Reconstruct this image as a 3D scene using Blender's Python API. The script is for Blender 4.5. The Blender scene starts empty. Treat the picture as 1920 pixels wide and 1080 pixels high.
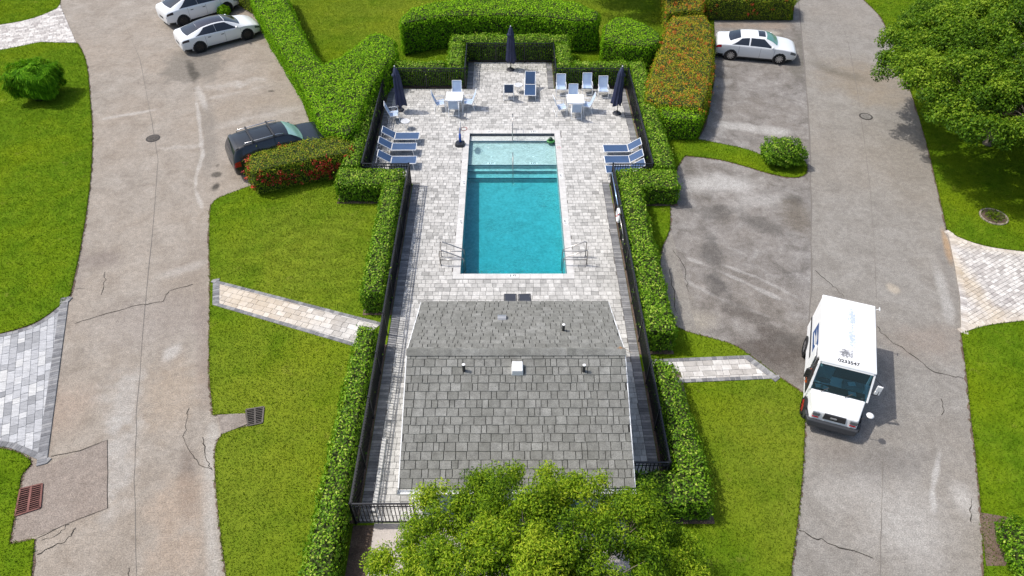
import bpy, math, random
import numpy as np
from mathutils import Vector, Matrix

random.seed(7)
RNG = np.random.default_rng(7)
SC = bpy.context.scene
COL = SC.collection
R = math.radians

# ------------------------------------------------------------------ camera, sky, sun, exposure
CAM_F, CAM_PITCH, CAM_YAW, CAM_ROLL, CAM_H = 1310.0, R(44.627), R(0.512), R(0.27), 19.77
_F = Vector((math.sin(CAM_YAW) * math.cos(CAM_PITCH), math.cos(CAM_YAW) * math.cos(CAM_PITCH), -math.sin(CAM_PITCH)))
_R = Vector((math.cos(CAM_YAW), -math.sin(CAM_YAW), 0))
_U = _R.cross(_F)
_c, _s = math.cos(CAM_ROLL), math.sin(CAM_ROLL)
_R, _U = _R * _c + _U * _s, _U * _c - _R * _s
cam_data = bpy.data.cameras.new('camera')
cam = bpy.data.objects.new('camera', cam_data)
COL.objects.link(cam)
cam.matrix_world = Matrix(((_R.x, _U.x, -_F.x, 0), (_R.y, _U.y, -_F.y, 0), (_R.z, _U.z, -_F.z, CAM_H), (0, 0, 0, 1)))
cam_data.sensor_width = 36.0
cam_data.lens = CAM_F / 1920 * 36.0
cam_data.clip_end = 2000
SC.camera = cam

SUN_DIR = Vector((-1.59, 0.33, 2.5)).normalized()
world = bpy.data.worlds.new('World')
SC.world = world
world.use_nodes = True
_nt = world.node_tree
_sky = _nt.nodes.new('ShaderNodeTexSky')
_sky.sky_type = 'NISHITA'
_sky.sun_disc = False
_sky.sun_elevation = math.asin(SUN_DIR.z)
_sky.sun_rotation = math.atan2(SUN_DIR.x, SUN_DIR.y)
_nt.nodes['Background'].inputs[1].default_value = 0.15
_sky.dust_density = 3.0
_sky.ozone_density = 1.0
_nt.links.new(_sky.outputs[0], _nt.nodes['Background'].inputs[0])
sun_data = bpy.data.lights.new('sun', 'SUN')
sun_data.energy = 3.0
sun_data.angle = R(0.53)
sun_data.color = (1.0, 0.965, 0.91)
sun = bpy.data.objects.new('sun', sun_data)
COL.objects.link(sun)
sun.rotation_euler = SUN_DIR.to_track_quat('Z', 'Y').to_euler()
sun.location = SUN_DIR * 60

SC.render.engine = 'CYCLES'
SC.view_settings.view_transform = 'Standard'
SC.view_settings.look = 'None'
SC.view_settings.exposure = 0.32
SC.view_settings.gamma = 1.0
SC.view_settings.use_curve_mapping = False
SC.cycles.use_denoising = True
SC.cycles.max_bounces = 6
SC.cycles.transparent_max_bounces = 12
SC.cycles.caustics_reflective = False
SC.cycles.caustics_refractive = False


def P(px, py, z=0.0):
    """Survey: the point at height z that the photograph (1920 x 1080) shows at a pixel."""
    d = _F * CAM_F + _R * (px - 960) + _U * (540 - py)
    t = (z - CAM_H) / d.z
    return Vector((d.x * t, d.y * t, z))


def PP(pts, z=0.0):
    return [P(a, b, z).xy for a, b in pts]


def seen(p):
    """Pixel scale (px per metre) of a point, 0 when out of frame."""
    d = Vector(p) - Vector((0, 0, CAM_H))
    w = d.dot(_F)
    if w < 1:
        return 0
    x, y = 960 + CAM_F * d.dot(_R) / w, 540 - CAM_F * d.dot(_U) / w
    return CAM_F / w if -20 < x < 1940 and -20 < y < 1100 else 0


# ------------------------------------------------------------------ materials
def new_mat(name):
    m = bpy.data.materials.new(name)
    m.use_nodes = True
    nt = m.node_tree
    return m, nt, nt.nodes['Principled BSDF']


def setin(b, **k):
    for a, v in k.items():
        b.inputs[a.replace('_', ' ')].default_value = v


def plain(name, col, rough=0.5, metal=0.0, spec=0.5, coat=0.0):
    m, nt, b = new_mat(name)
    setin(b, Base_Color=(*col, 1), Roughness=rough, Metallic=metal)
    b.inputs['Specular IOR Level'].default_value = spec
    if coat:
        b.inputs['Coat Weight'].default_value = coat
        b.inputs['Coat Roughness'].default_value = 0.04
    return m


class NT:
    """small helper for building node graphs"""
    def __init__(s, nt):
        s.nt = nt
        s.geo = nt.nodes.new('ShaderNodeNewGeometry')
        s.pos = s.geo.outputs['Position']

    def n(s, t, **k):
        o = s.nt.nodes.new(t)
        for a, v in k.items():
            setattr(o, a, v)
        return o

    def l(s, a, b):
        s.nt.links.new(a, b)

    def mapped(s, scale=(1, 1, 1), rot=0, loc=(0, 0, 0), src=None):
        m = s.n('ShaderNodeMapping')
        m.inputs['Scale'].default_value = scale
        m.inputs['Rotation'].default_value = (0, 0, rot)
        m.inputs['Location'].default_value = loc
        s.l(src or s.pos, m.inputs[0])
        return m.outputs[0]

    def noise(s, scale, detail=4, rough=0.55, vec=None, dist=0):
        t = s.n('ShaderNodeTexNoise')
        t.inputs['Scale'].default_value = scale
        t.inputs['Detail'].default_value = detail
        t.inputs['Roughness'].default_value = rough
        t.inputs['Distortion'].default_value = dist
        s.l(vec or s.pos, t.inputs['Vector'])
        return t.outputs[0]

    def ramp(s, fac, stops, interp='LINEAR'):
        r = s.n('ShaderNodeValToRGB')
        e = r.color_ramp
        e.interpolation = interp
        while len(e.elements) < len(stops):
            e.elements.new(0.5)
        for k, (p, c) in enumerate(stops):
            e.elements[k].position = p
            e.elements[k].color = (*c, 1) if not isinstance(c, (int, float)) else (c, c, c, 1)
        s.l(fac, r.inputs[0])
        return r.outputs[0]

    def mix(s, fac, a, b, mode='MIX'):
        m = s.n('ShaderNodeMix', data_type='RGBA', blend_type=mode)
        for i, v in ((0, fac), (6, a), (7, b)):
            if isinstance(v, (int, float)):
                m.inputs[i].default_value = v
            elif isinstance(v, tuple):
                m.inputs[i].default_value = (*v, 1)
            else:
                s.l(v, m.inputs[i])
        return m.outputs[2]

    def math(s, op, a, b=0.0, clamp=False):
        m = s.n('ShaderNodeMath', operation=op, use_clamp=clamp)
        for i, v in enumerate((a, b)):
            if isinstance(v, (int, float)):
                m.inputs[i].default_value = v
            else:
                s.l(v, m.inputs[i])
        return m.outputs[0]

    def blob(s, centre, radii, rot=0.0, soft=0.5, wobble=0.35, wscale=1.2):
        """mask of an irregular stain, 1 inside; centre and radii in metres"""
        ns = s.n('ShaderNodeTexNoise')
        ns.inputs['Scale'].default_value = wscale
        ns.inputs['Detail'].default_value = 5
        s.l(s.pos, ns.inputs['Vector'])
        sub = s.n('ShaderNodeVectorMath', operation='SUBTRACT')
        s.l(s.pos, sub.inputs[0])
        sub.inputs[1].default_value = (centre[0], centre[1], 0)
        rt = s.n('ShaderNodeVectorRotate', rotation_type='Z_AXIS')
        s.l(sub.outputs[0], rt.inputs['Vector'])
        rt.inputs['Angle'].default_value = -rot
        sc = s.n('ShaderNodeVectorMath', operation='MULTIPLY')
        s.l(rt.outputs[0], sc.inputs[0])
        sc.inputs[1].default_value = (1 / radii[0], 1 / radii[1], 0)
        ln = s.n('ShaderNodeVectorMath', operation='LENGTH')
        s.l(sc.outputs[0], ln.inputs[0])
        d = s.math('ADD', ln.outputs['Value'], s.math('MULTIPLY', s.math('SUBTRACT', ns.outputs[0], 0.5), wobble * 4))
        mr = s.n('ShaderNodeMapRange', interpolation_type='SMOOTHSTEP')
        mr.inputs['From Min'].default_value = 1 + soft
        mr.inputs['From Max'].default_value = 1 - soft
        s.l(d, mr.inputs['Value'])
        return s.math('MULTIPLY', mr.outputs[0], s.breakup())

    def breakup(s):
        if not hasattr(s, '_bk'):
            n = s.math('ADD', s.math('MULTIPLY', s.noise(2.6, 7, 0.7), 0.6), s.math('MULTIPLY', s.noise(13, 4, 0.7), 0.4))
            s._bk = s.ramp(n, [(0.32, 0.55), (0.54, 1.0)])
        return s._bk

    def streak(s, c, pts, width, col, k, wobble=0.25, soft=0.6):
        """mix a long stain that follows ground points (metres) into colour c"""
        for a, b in zip(pts[:-1], pts[1:]):
            d = Vector(b) - Vector(a)
            m = (Vector(a) + Vector(b)) / 2
            c = s.mix(s.math('MULTIPLY', s.blob(m, (d.length * 0.56, width), math.atan2(d.y, d.x), soft, wobble), k), c, col)
        return c

    def attr(s, name='tint'):
        a = s.n('ShaderNodeAttribute', attribute_name=name)
        return a.outputs['Fac']

    def bump(s, h, strength, dist, bsdf):
        b = s.n('ShaderNodeBump')
        b.inputs['Strength'].default_value = strength
        b.inputs['Distance'].default_value = dist
        s.l(h, b.inputs['Height'])
        s.l(b.outputs[0], bsdf.inputs['Normal'])


def tinted(name, stops, rough=0.8, nscale=6.0, namt=0.25, fine=70.0, bump=0.3, bdist=0.004, stretch=(1, 1, 1), rot=0, overlay=None):
    """per-piece colour from the 'tint' attribute, with grain from noise"""
    m, nt, b = new_mat(name)
    h = NT(nt)
    c = h.ramp(h.attr(), stops)
    v = h.mapped(stretch, rot)
    a = h.noise(nscale, 5, vec=v)
    f = h.noise(fine, 3)
    c = h.mix(namt, c, h.ramp(a, [(0.3, 0.25), (0.7, 0.8)]), 'OVERLAY')
    c = h.mix(namt * 0.9, c, h.ramp(f, [(0.35, 0.2), (0.65, 0.85)]), 'OVERLAY')
    if overlay:
        c = overlay(h, c)
    h.l(c, b.inputs['Base Color'])
    b.inputs['Roughness'].default_value = rough
    b.inputs['Specular IOR Level'].default_value = 0.3
    h.bump(f, bump, bdist, b)
    return m


def leaf_mat(name, stops, rough=0.45, trans=0.3, spec=0.4):
    m, nt, b = new_mat(name)
    h = NT(nt)
    c = h.ramp(h.attr(), stops)
    h.l(c, b.inputs['Base Color'])
    b.inputs['Roughness'].default_value = rough
    b.inputs['Specular IOR Level'].default_value = spec
    t = h.n('ShaderNodeBsdfTranslucent')
    h.l(h.mix(1.0, c, (0.95, 1.0, 0.45), 'MULTIPLY'), t.inputs['Color'])
    mx = h.n('ShaderNodeMixShader')
    mx.inputs[0].default_value = trans
    h.l(b.outputs[0], mx.inputs[1])
    h.l(t.outputs[0], mx.inputs[2])
    h.l(mx.outputs[0], nt.nodes['Material Output'].inputs[0])
    return m


def asphalt(name, dark, mid, light, warm, overlay=None, rot=0.0, contrast=1.0, grain=0.8):
    m, nt, b = new_mat(name)
    h = NT(nt)
    big = h.noise(0.16, 6, 0.6)
    streak = h.noise(1.0, 5, 0.6, vec=h.mapped((0.9, 0.10, 1), rot))
    medium = h.noise(1.1, 7, 0.65, dist=0.6)
    speck = h.noise(24, 3, 0.7)
    grit = h.noise(70, 2, 0.6)
    c = h.ramp(medium, [(0.5 - 0.24 / contrast, dark), (0.5, mid), (0.5 + 0.26 / contrast, light)])
    c = h.mix(h.ramp(big, [(0.42, 0.0), (0.62, 0.75)]), c, h.mix(0.5, c, warm))
    c = h.mix(h.ramp(streak, [(0.42, 0.0), (0.68, 0.35)]), c, h.mix(0.5, c, light))
    c = h.mix(h.ramp(streak, [(0.30, 0.4), (0.46, 0.0)]), c, h.mix(0.6, c, dark))
    if overlay:
        c = overlay(h, c)
    mott = h.noise(5.0, 8, 0.75)
    c = h.mix(0.42 * grain, c, h.ramp(mott, [(0.32, 0.2), (0.5, 0.5), (0.68, 0.82)]), 'OVERLAY')
    c = h.mix(0.60 * grain, c, h.ramp(speck, [(0.32, 0.15), (0.5, 0.5), (0.68, 0.86)]), 'OVERLAY')
    c = h.mix(0.40 * grain, c, h.ramp(grit, [(0.34, 0.15), (0.66, 0.85)]), 'OVERLAY')
    peb = h.n('ShaderNodeTexVoronoi')
    peb.inputs['Scale'].default_value = 17
    h.l(h.pos, peb.inputs['Vector'])
    c = h.mix(h.math('MULTIPLY', h.ramp(peb.outputs['Distance'], [(0.10, 0.55 * grain), (0.22, 0.0)]), h.ramp(h.noise(0.7, 4), [(0.45, 0.0), (0.6, 1.0)])), c, h.mix(0.55, c, (0.62, 0.60, 0.56)))
    h.l(c, b.inputs['Base Color'])
    b.inputs['Roughness'].default_value = 0.9
    b.inputs['Specular IOR Level'].default_value = 0.25
    h.bump(speck, 0.5, 0.012, b)
    return m


# ------------------------------------------------------------------ object helpers
def link(o, parent=None):
    COL.objects.link(o)
    if parent is not None:
        o.parent = parent
    return o


def tag(o, label=None, cat=None, group=None, kind=None):
    if label: o['label'] = label
    if cat: o['category'] = cat
    if group: o['group'] = group
    if kind: o['kind'] = kind
    return o


def thing(name, label, cat, loc=(0, 0, 0), rz=0.0, group=None):
    o = bpy.data.objects.new(name, None)
    o.empty_display_size = 0.2
    link(o)
    o.location = loc
    o.rotation_euler = (0, 0, rz)
    return tag(o, label, cat, group)


def copy_tree(o, parent=None):
    c = o.copy()
    link(c, parent)
    for ch in o.children:
        copy_tree(ch, c)
    return c


class MB:
    def __init__(s):
        s.v, s.f, s.t = [], [], []

    def add(s, verts, faces, tint=0.5):
        n = len(s.v)
        s.v += [tuple(p) for p in verts]
        s.f += [tuple(n + i for i in f) for f in faces]
        s.t += [tint] * len(faces)
        return s

    def hexa(s, c, tint=0.5):
        """8 corners: bottom ring 0-3 counter-clockwise, top ring 4-7"""
        return s.add(c, [(3, 2, 1, 0), (4, 5, 6, 7), (0, 1, 5, 4), (1, 2, 6, 5), (2, 3, 7, 6), (3, 0, 4, 7)], tint)

    def box(s, x0, x1, y0, y1, z0, z1, tint=0.5):
        return s.hexa([(x0, y0, z0), (x1, y0, z0), (x1, y1, z0), (x0, y1, z0), (x0, y0, z1), (x1, y0, z1), (x1, y1, z1), (x0, y1, z1)], tint)

    def prism(s, poly, z0, z1, tint=0.5, bottom=False, top_inset=0.0):
        n = len(poly)
        tp = poly
        if top_inset:
            cx, cy = sum(p[0] for p in poly) / n, sum(p[1] for p in poly) / n
            tp = []
            for p in poly:
                d = math.hypot(p[0] - cx, p[1] - cy) or 1
                k = max(0, 1 - top_inset / d)
                tp.append((cx + (p[0] - cx) * k, cy + (p[1] - cy) * k))
        vs = [(p[0], p[1], z0) for p in poly] + [(p[0], p[1], z1) for p in tp]
        fs = [tuple(range(n, 2 * n))] + [(i, (i + 1) % n, n + (i + 1) % n, n + i) for i in range(n)]
        if bottom:
            fs.append(tuple(range(n - 1, -1, -1)))
        return s.add(vs, fs, tint)

    def tube(s, path, r, seg=6, cap=True, closed=False):
        path = [Vector(p) for p in path]
        rs = r if isinstance(r, (list, tuple)) else [r] * len(path)
        n0 = len(s.v)
        m = len(path)
        prev = None
        for i, p in enumerate(path):
            a = path[(i - 1) % m] if (i or closed) else p
            b = path[(i + 1) % m] if (i < m - 1 or closed) else p
            t = (b - a).normalized()
            if prev is None:
                u = t.orthogonal().normalized()
            else:
                u = (prev - t * prev.dot(t))
                u = u.normalized() if u.length > 1e-6 else t.orthogonal().normalized()
            prev = u
            w = t.cross(u)
            for k in range(seg):
                an = 2 * math.pi * k / seg
                s.v.append(tuple(p + (u * math.cos(an) + w * math.sin(an)) * rs[i]))
        for i in range(m if closed else m - 1):
            j = (i + 1) % m
            for k in range(seg):
                k2 = (k + 1) % seg
                s.f.append((n0 + i * seg + k, n0 + i * seg + k2, n0 + j * seg + k2, n0 + j * seg + k))
                s.t.append(0.5)
        if cap and not closed:
            s.f.append(tuple(n0 + k for k in range(seg - 1, -1, -1)))
            s.f.append(tuple(n0 + (m - 1) * seg + k for k in range(seg)))
            s.t += [0.5, 0.5]
        return s

    def lathe(s, prof, seg=16, centre=(0, 0, 0), axis='z', cap=True):
        """prof: list of (radius, height)"""
        n0 = len(s.v)
        for r, z in prof:
            for k in range(seg):
                a = 2 * math.pi * k / seg
                x, y = r * math.cos(a), r * math.sin(a)
                q = (x, y, z) if axis == 'z' else (x, z, y)
                s.v.append((q[0] + centre[0], q[1] + centre[1], q[2] + centre[2]))
        for i in range(len(prof) - 1):
            for k in range(seg):
                k2 = (k + 1) % seg
                f = (n0 + i * seg + k, n0 + i * seg + k2, n0 + (i + 1) * seg + k2, n0 + (i + 1) * seg + k)
                s.f.append(f if axis == 'z' else f[::-1])
                s.t.append(0.5)
        if cap:
            s.f.append(tuple(n0 + k for k in range(seg - 1, -1, -1)))
            s.f.append(tuple(n0 + (len(prof) - 1) * seg + k for k in range(seg)))
            s.t += [0.5, 0.5]
        return s

    def build(s, name, mat, parent=None, smooth=False, bevel=0.0):
        me = bpy.data.meshes.new(name)
        me.from_pydata(s.v, [], s.f)
        a = me.attributes.new('tint', 'FLOAT', 'FACE')
        a.data.foreach_set('value', s.t)
        me.materials.append(mat)
        if smooth:
            me.polygons.foreach_set('use_smooth', [True] * len(me.polygons))
        me.update()
        o = bpy.data.objects.new(name, me)
        link(o, parent)
        if bevel:
            md = o.modifiers.new('edge', 'BEVEL')
            md.width = bevel
            md.segments = 2
            md.limit_method = 'ANGLE'
        return o


def raw_mesh(name, verts, nper, tint, mat, parent=None, smooth=False):
    """verts (N*nper,3): N separate polygons of nper corners"""
    n = len(verts) // nper
    me = bpy.data.meshes.new(name)
    me.vertices.add(n * nper)
    me.vertices.foreach_set('co', np.ascontiguousarray(verts, dtype=np.float32).ravel())
    me.loops.add(n * nper)
    me.loops.foreach_set('vertex_index', np.arange(n * nper, dtype=np.int32))
    me.polygons.add(n)
    me.polygons.foreach_set('loop_start', np.arange(0, n * nper, nper, dtype=np.int32))
    me.update(calc_edges=True)
    a = me.attributes.new('tint', 'FLOAT', 'FACE')
    a.data.foreach_set('value', np.ascontiguousarray(tint, dtype=np.float32))
    me.materials.append(mat)
    o = bpy.data.objects.new(name, me)
    return link(o, parent)


def unit(a):
    return a / np.maximum(np.linalg.norm(a, axis=1, keepdims=True), 1e-9)


def leaves(name, pos, nrm, length, width, tint, mat, parent=None, spread=0.6, fold=0.25, up=0.0):
    """one small folded leaf blade per point"""
    n = len(pos)
    nr = unit(nrm + RNG.normal(0, spread, (n, 3)))
    rv = RNG.normal(0, 1, (n, 3))
    rv[:, 2] += up * 2
    t = unit(rv - nr * np.sum(rv * nr, 1, keepdims=True))
    b = np.cross(nr, t)
    L = (length * RNG.uniform(0.65, 1.3, n))[:, None]
    W = (width * RNG.uniform(0.7, 1.25, n))[:, None]
    v = np.empty((n, 4, 3))
    v[:, 0] = pos - t * L * 0.5
    v[:, 1] = pos + b * W * 0.5 + nr * W * fold + t * L * 0.06
    v[:, 2] = pos + t * L * 0.5 - nr * L * 0.08
    v[:, 3] = pos - b * W * 0.5 + nr * W * fold + t * L * 0.06
    return raw_mesh(name, v.reshape(-1, 3), 4, tint, mat, parent)


def in_poly(pts, poly):
    x, y = pts[:, 0], pts[:, 1]
    c = np.zeros(len(pts), bool)
    n = len(poly)
    for i in range(n):
        x1, y1 = poly[i][0], poly[i][1]
        x2, y2 = poly[(i + 1) % n][0], poly[(i + 1) % n][1]
        if y1 == y2:
            continue
        k = ((y1 > y) != (y2 > y)) & (x < (x2 - x1) * (y - y1) / (y2 - y1) + x1)
        c ^= k
    return c


def edge_dist(pts, poly):
    """distance to the outline and the inward normal of the nearest side"""
    best = np.full(len(pts), 1e9)
    nrm = np.zeros((len(pts), 2))
    n = len(poly)
    A = np.array([(p[0], p[1]) for p in poly])
    area = 0.5 * np.sum(A[:, 0] * np.roll(A[:, 1], -1) - np.roll(A[:, 0], -1) * A[:, 1])
    sg = 1 if area > 0 else -1
    for i in range(n):
        a, b = A[i], A[(i + 1) % n]
        ab = b - a
        t = np.clip(((pts - a) @ ab) / max(ab @ ab, 1e-9), 0, 1)
        d = np.linalg.norm(pts - a - t[:, None] * ab, axis=1)
        k = d < best
        best[k] = d[k]
        nn = np.array([-ab[1], ab[0]]) * sg / max(np.linalg.norm(ab), 1e-9)
        nrm[k] = nn
    return best, nrm


def poly_area(poly):
    A = np.array([(p[0], p[1]) for p in poly])
    return abs(0.5 * np.sum(A[:, 0] * np.roll(A[:, 1], -1) - np.roll(A[:, 0], -1) * A[:, 1]))


def sample_poly(poly, n):
    A = np.array([(p[0], p[1]) for p in poly])
    lo, hi = A.min(0), A.max(0)
    out = []
    got = 0
    while got < n:
        q = RNG.uniform(lo, hi, (max(n, 200), 2))
        q = q[in_poly(q, poly)]
        out.append(q)
        got += len(q)
    return np.concatenate(out)[:n]


def smooth_noise(p, s=1.0, seed=0.0):
    return (np.sin(p[:, 0] * 2.1 * s + 1.3 + seed) * np.sin(p[:, 1] * 1.7 * s + 0.4 + seed * 2)
            + 0.6 * np.sin(p[:, 0] * 4.7 * s + p[:, 1] * 3.1 * s + seed)
            + 0.5 * np.sin(p[:, 1] * 5.9 * s - p[:, 0] * 2.3 * s + 2 + seed)) / 2.1


def sheet(name, poly, z, mat, parent=None, kind='structure', thick=0.0):
    """flat ground piece; with thickness it gets an edge down to the ground"""
    mb = MB()
    A = np.array([(p[0], p[1]) for p in poly])
    if np.sum(A[:, 0] * np.roll(A[:, 1], -1) - np.roll(A[:, 0], -1) * A[:, 1]) < 0:
        poly = poly[::-1]
    if thick:
        mb.prism([tuple(p) for p in poly], z - thick, z)
    else:
        mb.add([(p[0], p[1], z) for p in poly], [tuple(range(len(poly)))])
    o = mb.build(name, mat, parent)
    if kind and parent is None:
        o['kind'] = kind
    return o


def curve(pts, n=6):
    """Catmull-Rom through 2-D points"""
    q = [Vector((p[0], p[1])) for p in pts]
    out = []
    for i in range(len(q) - 1):
        p0, p1, p2, p3 = q[max(i - 1, 0)], q[i], q[i + 1], q[min(i + 2, len(q) - 1)]
        for k in range(n):
            t = k / n
            out.append(0.5 * ((2 * p1) + (p2 - p0) * t + (2 * p0 - 5 * p1 + 4 * p2 - p3) * t * t + (3 * p1 - p0 - 3 * p2 + p3) * t ** 3))
    out.append(q[-1])
    return out


def ribbon(name, pts, width, z, mat, parent, jitter=0.05, sub=5, vary=0.5):
    """irregular thin strip along a ground polyline: cracks and joints"""
    q = []
    for a, b in zip(pts[:-1], pts[1:]):
        for k in range(sub):
            q.append(Vector(a).lerp(Vector(b), k / sub))
    q.append(Vector(pts[-1]))
    q = [p + Vector((random.gauss(0, jitter), random.gauss(0, jitter))) if 0 < i < len(q) - 1 else p for i, p in enumerate(q)]
    vs, fs = [], []
    for i, p in enumerate(q):
        t = (q[min(i + 1, len(q) - 1)] - q[max(i - 1, 0)])
        nn = Vector((-t.y, t.x)).normalized()
        w = width * random.uniform(1 - vary, 1 + vary) * 0.5
        vs += [(p.x + nn.x * w, p.y + nn.y * w, z), (p.x - nn.x * w, p.y - nn.y * w, z)]
        if i:
            k = 2 * i
            fs.append((k - 2, k - 1, k + 1, k))
    return MB().add(vs, fs).build(name, mat, parent)


def text_mesh(name, body, size, mat, parent, M, extrude=0.002):
    cu = bpy.data.curves.new(name, 'FONT')
    cu.body = body
    cu.size = size
    cu.extrude = extrude
    cu.offset = size * 0.03
    cu.align_x = 'CENTER'
    cu.align_y = 'CENTER'
    tmp = bpy.data.objects.new(name + '_tmp', cu)
    COL.objects.link(tmp)
    me = bpy.data.meshes.new_from_object(tmp.evaluated_get(bpy.context.evaluated_depsgraph_get()))
    bpy.data.objects.remove(tmp)
    me.name = name
    me.transform(M)
    me.materials.clear()
    me.materials.append(mat)
    o = bpy.data.objects.new(name, me)
    return link(o, parent)


# ------------------------------------------------------------------ paving
def clip_rect(poly, u0, u1, v0, v1):
    """part of a polygon inside a rectangle (Sutherland-Hodgman)"""
    def cut(pts, ax, val, keep_less):
        out = []
        n = len(pts)
        for i in range(n):
            a, b = pts[i], pts[(i + 1) % n]
            ia = (a[ax] <= val) if keep_less else (a[ax] >= val)
            ib = (b[ax] <= val) if keep_less else (b[ax] >= val)
            if ia:
                out.append(a)
            if ia != ib:
                t = (val - a[ax]) / (b[ax] - a[ax])
                out.append((a[0] + (b[0] - a[0]) * t, a[1] + (b[1] - a[1]) * t))
        return out
    for ax, val, kl in ((0, u0, False), (0, u1, True), (1, v0, False), (1, v1, True)):
        poly = cut(poly, ax, val, kl)
        if len(poly) < 3:
            return []
    return poly


def pave(poly, angle, row_h, lengths, gap=0.008, jitter=0.0):
    """courses of pavers inside a polygon -> list of (polygon, tint)"""
    ca, sa = math.cos(-angle), math.sin(-angle)
    loc = [(p[0] * ca - p[1] * sa, p[0] * sa + p[1] * ca) for p in poly]
    A = np.array(loc)
    if np.sum(A[:, 0] * np.roll(A[:, 1], -1) - np.roll(A[:, 0], -1) * A[:, 1]) < 0:
        loc = loc[::-1]
    u0, u1 = A[:, 0].min(), A[:, 0].max()
    v = A[:, 1].min()
    out = []
    while v < A[:, 1].max():
        u = u0 - random.uniform(0, max(lengths))
        while u < u1:
            w = random.choice(lengths)
            q = clip_rect(loc, u + gap / 2, u + w - gap / 2, v + gap / 2, v + row_h - gap / 2)
            if len(q) > 2 and poly_area(q) > 0.12 * row_h * w:
                out.append(([(a * ca + b * sa, -a * sa + b * ca) for a, b in q], random.random()))
            u += w
        v += row_h
    return out


def lay(pieces, z0, z1, mat, parent, name, rest_name, most=300, rough=0.003, inset=0.004):
    """the pavers that show largest become parts, the rest one joined part"""
    def size(pc):
        c = pc[0]
        x, y = sum(p[0] for p in c) / len(c), sum(p[1] for p in c) / len(c)
        return seen((x, y, z1)) * math.sqrt(poly_area(c))
    order = sorted(pieces, key=size, reverse=True)
    big = [p for p in order[:most] if size(p) > 6]
    rest = order[len(big):]
    for poly, t in big:
        MB().prism(poly, z0, z1 + random.uniform(-rough, rough), t, top_inset=inset).build(name, mat, parent)
    if rest:
        mb = MB()
        for poly, t in rest:
            mb.prism(poly, z0, z1 + random.uniform(-rough, rough), t, top_inset=inset)
        o = mb.build(rest_name, mat, parent)
        o['kind'] = 'stuff'


def border(line, width, brick, side=1, gap=0.008):
    """soldier course beside a polyline -> pieces"""
    out = []
    pts = [Vector((p[0], p[1])) for p in line]
    nrm = []
    for i in range(len(pts)):
        a, b = pts[max(i - 1, 0)], pts[min(i + 1, len(pts) - 1)]
        t = (b - a).normalized()
        nrm.append(Vector((-t.y, t.x)) * side)
    for i in range(len(pts) - 1):
        a, b = pts[i], pts[i + 1]
        L = (b - a).length
        k = max(1, round(L / brick))
        for j in range(k):
            t0, t1 = (j + gap / brick / 2) / k, (j + 1 - gap / brick / 2) / k
            n0, n1 = nrm[i].lerp(nrm[i + 1], t0), nrm[i].lerp(nrm[i + 1], t1)
            p0, p1 = a.lerp(b, t0), a.lerp(b, t1)
            q = [p0, p1, p1 + n1 * width, p0 + n0 * width]
            q = [(p.x, p.y) for p in q]
            if side < 0:
                q = q[::-1]
            out.append((q, random.random()))
    return out


def offset_line(line, d):
    pts = [Vector((p[0], p[1])) for p in line]
    out = []
    for i in range(len(pts)):
        a, b = pts[max(i - 1, 0)], pts[min(i + 1, len(pts) - 1)]
        t = (b - a).normalized()
        out.append(pts[i] + Vector((-t.y, t.x)) * d)
    return out


# ------------------------------------------------------------------ the ground, roads and lawns
def lawn_color(h):
    big = h.noise(0.22, 4, 0.6)
    med = h.noise(1.6, 5, 0.65)
    fine = h.noise(22, 4, 0.7)
    c = h.ramp(med, [(0.26, (0.068, 0.138, 0.005)), (0.5, (0.106, 0.188, 0.008)), (0.74, (0.158, 0.236, 0.013))])
    c = h.mix(h.ramp(big, [(0.46, 0.0), (0.66, 0.5)]), c, (0.195, 0.250, 0.006))
    dry = h.math('MAXIMUM', h.math('MAXIMUM', h.blob((-8.6, 22.0), (3.2, 3.6), 0, 0.8, 0.3, 0.5), h.blob((-8.4, 13.0), (3.0, 6.0), 0, 0.8, 0.3, 0.5)), h.math('MAXIMUM', h.blob((9.0, 11.5), (2.6, 4.5), 0, 0.8, 0.3, 0.5), h.blob((-3.0, 46.0), (12.0, 4.0), 0, 0.8, 0.3, 0.5)))
    c = h.mix(h.math('MULTIPLY', dry, 0.62), c, h.mix(0.72, c, (0.225, 0.238, 0.028)))
    c = h.mix(h.ramp(h.noise(0.5, 4, 0.6), [(0.55, 0.0), (0.75, 0.55)]), c, (0.060, 0.130, 0.003))
    # rounds left by the mower
    wv = h.n('ShaderNodeTexWave', wave_type='RINGS', rings_direction='Z')
    wv.inputs['Scale'].default_value = 0.36
    wv.inputs['Distortion'].default_value = 4.5
    wv.inputs['Detail'].default_value = 2
    wv.inputs['Detail Scale'].default_value = 0.4
    h.l(h.mapped((0.8, 1.25, 1), loc=(6.4, -28.0, 0)), wv.inputs['Vector'])
    c = h.mix(h.math('MULTIPLY', h.blob((-8.3, 22.6), (3.0, 3.0), 0, 0.6, 0.4, 0.6), 0.34), c, h.ramp(wv.outputs['Color'], [(0.2, 0.38), (0.8, 0.64)]), 'OVERLAY')
    # thin dry patches
    c = h.mix(h.ramp(h.noise(1.1, 7, 0.75), [(0.60, 0.0), (0.74, 0.5)]), c, (0.27, 0.23, 0.06))
    return h.mix(0.28, c, h.ramp(fine, [(0.3, 0.15), (0.7, 0.86)]), 'OVERLAY'), fine


def make_lawn_mat():
    m, nt, b = new_mat('lawn_turf')
    h = NT(nt)
    c, fine = lawn_color(h)
    h.l(c, b.inputs['Base Color'])
    b.inputs['Roughness'].default_value = 0.95
    b.inputs['Specular IOR Level'].default_value = 0.02
    h.bump(fine, 0.9, 0.05, b)
    return m


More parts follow.
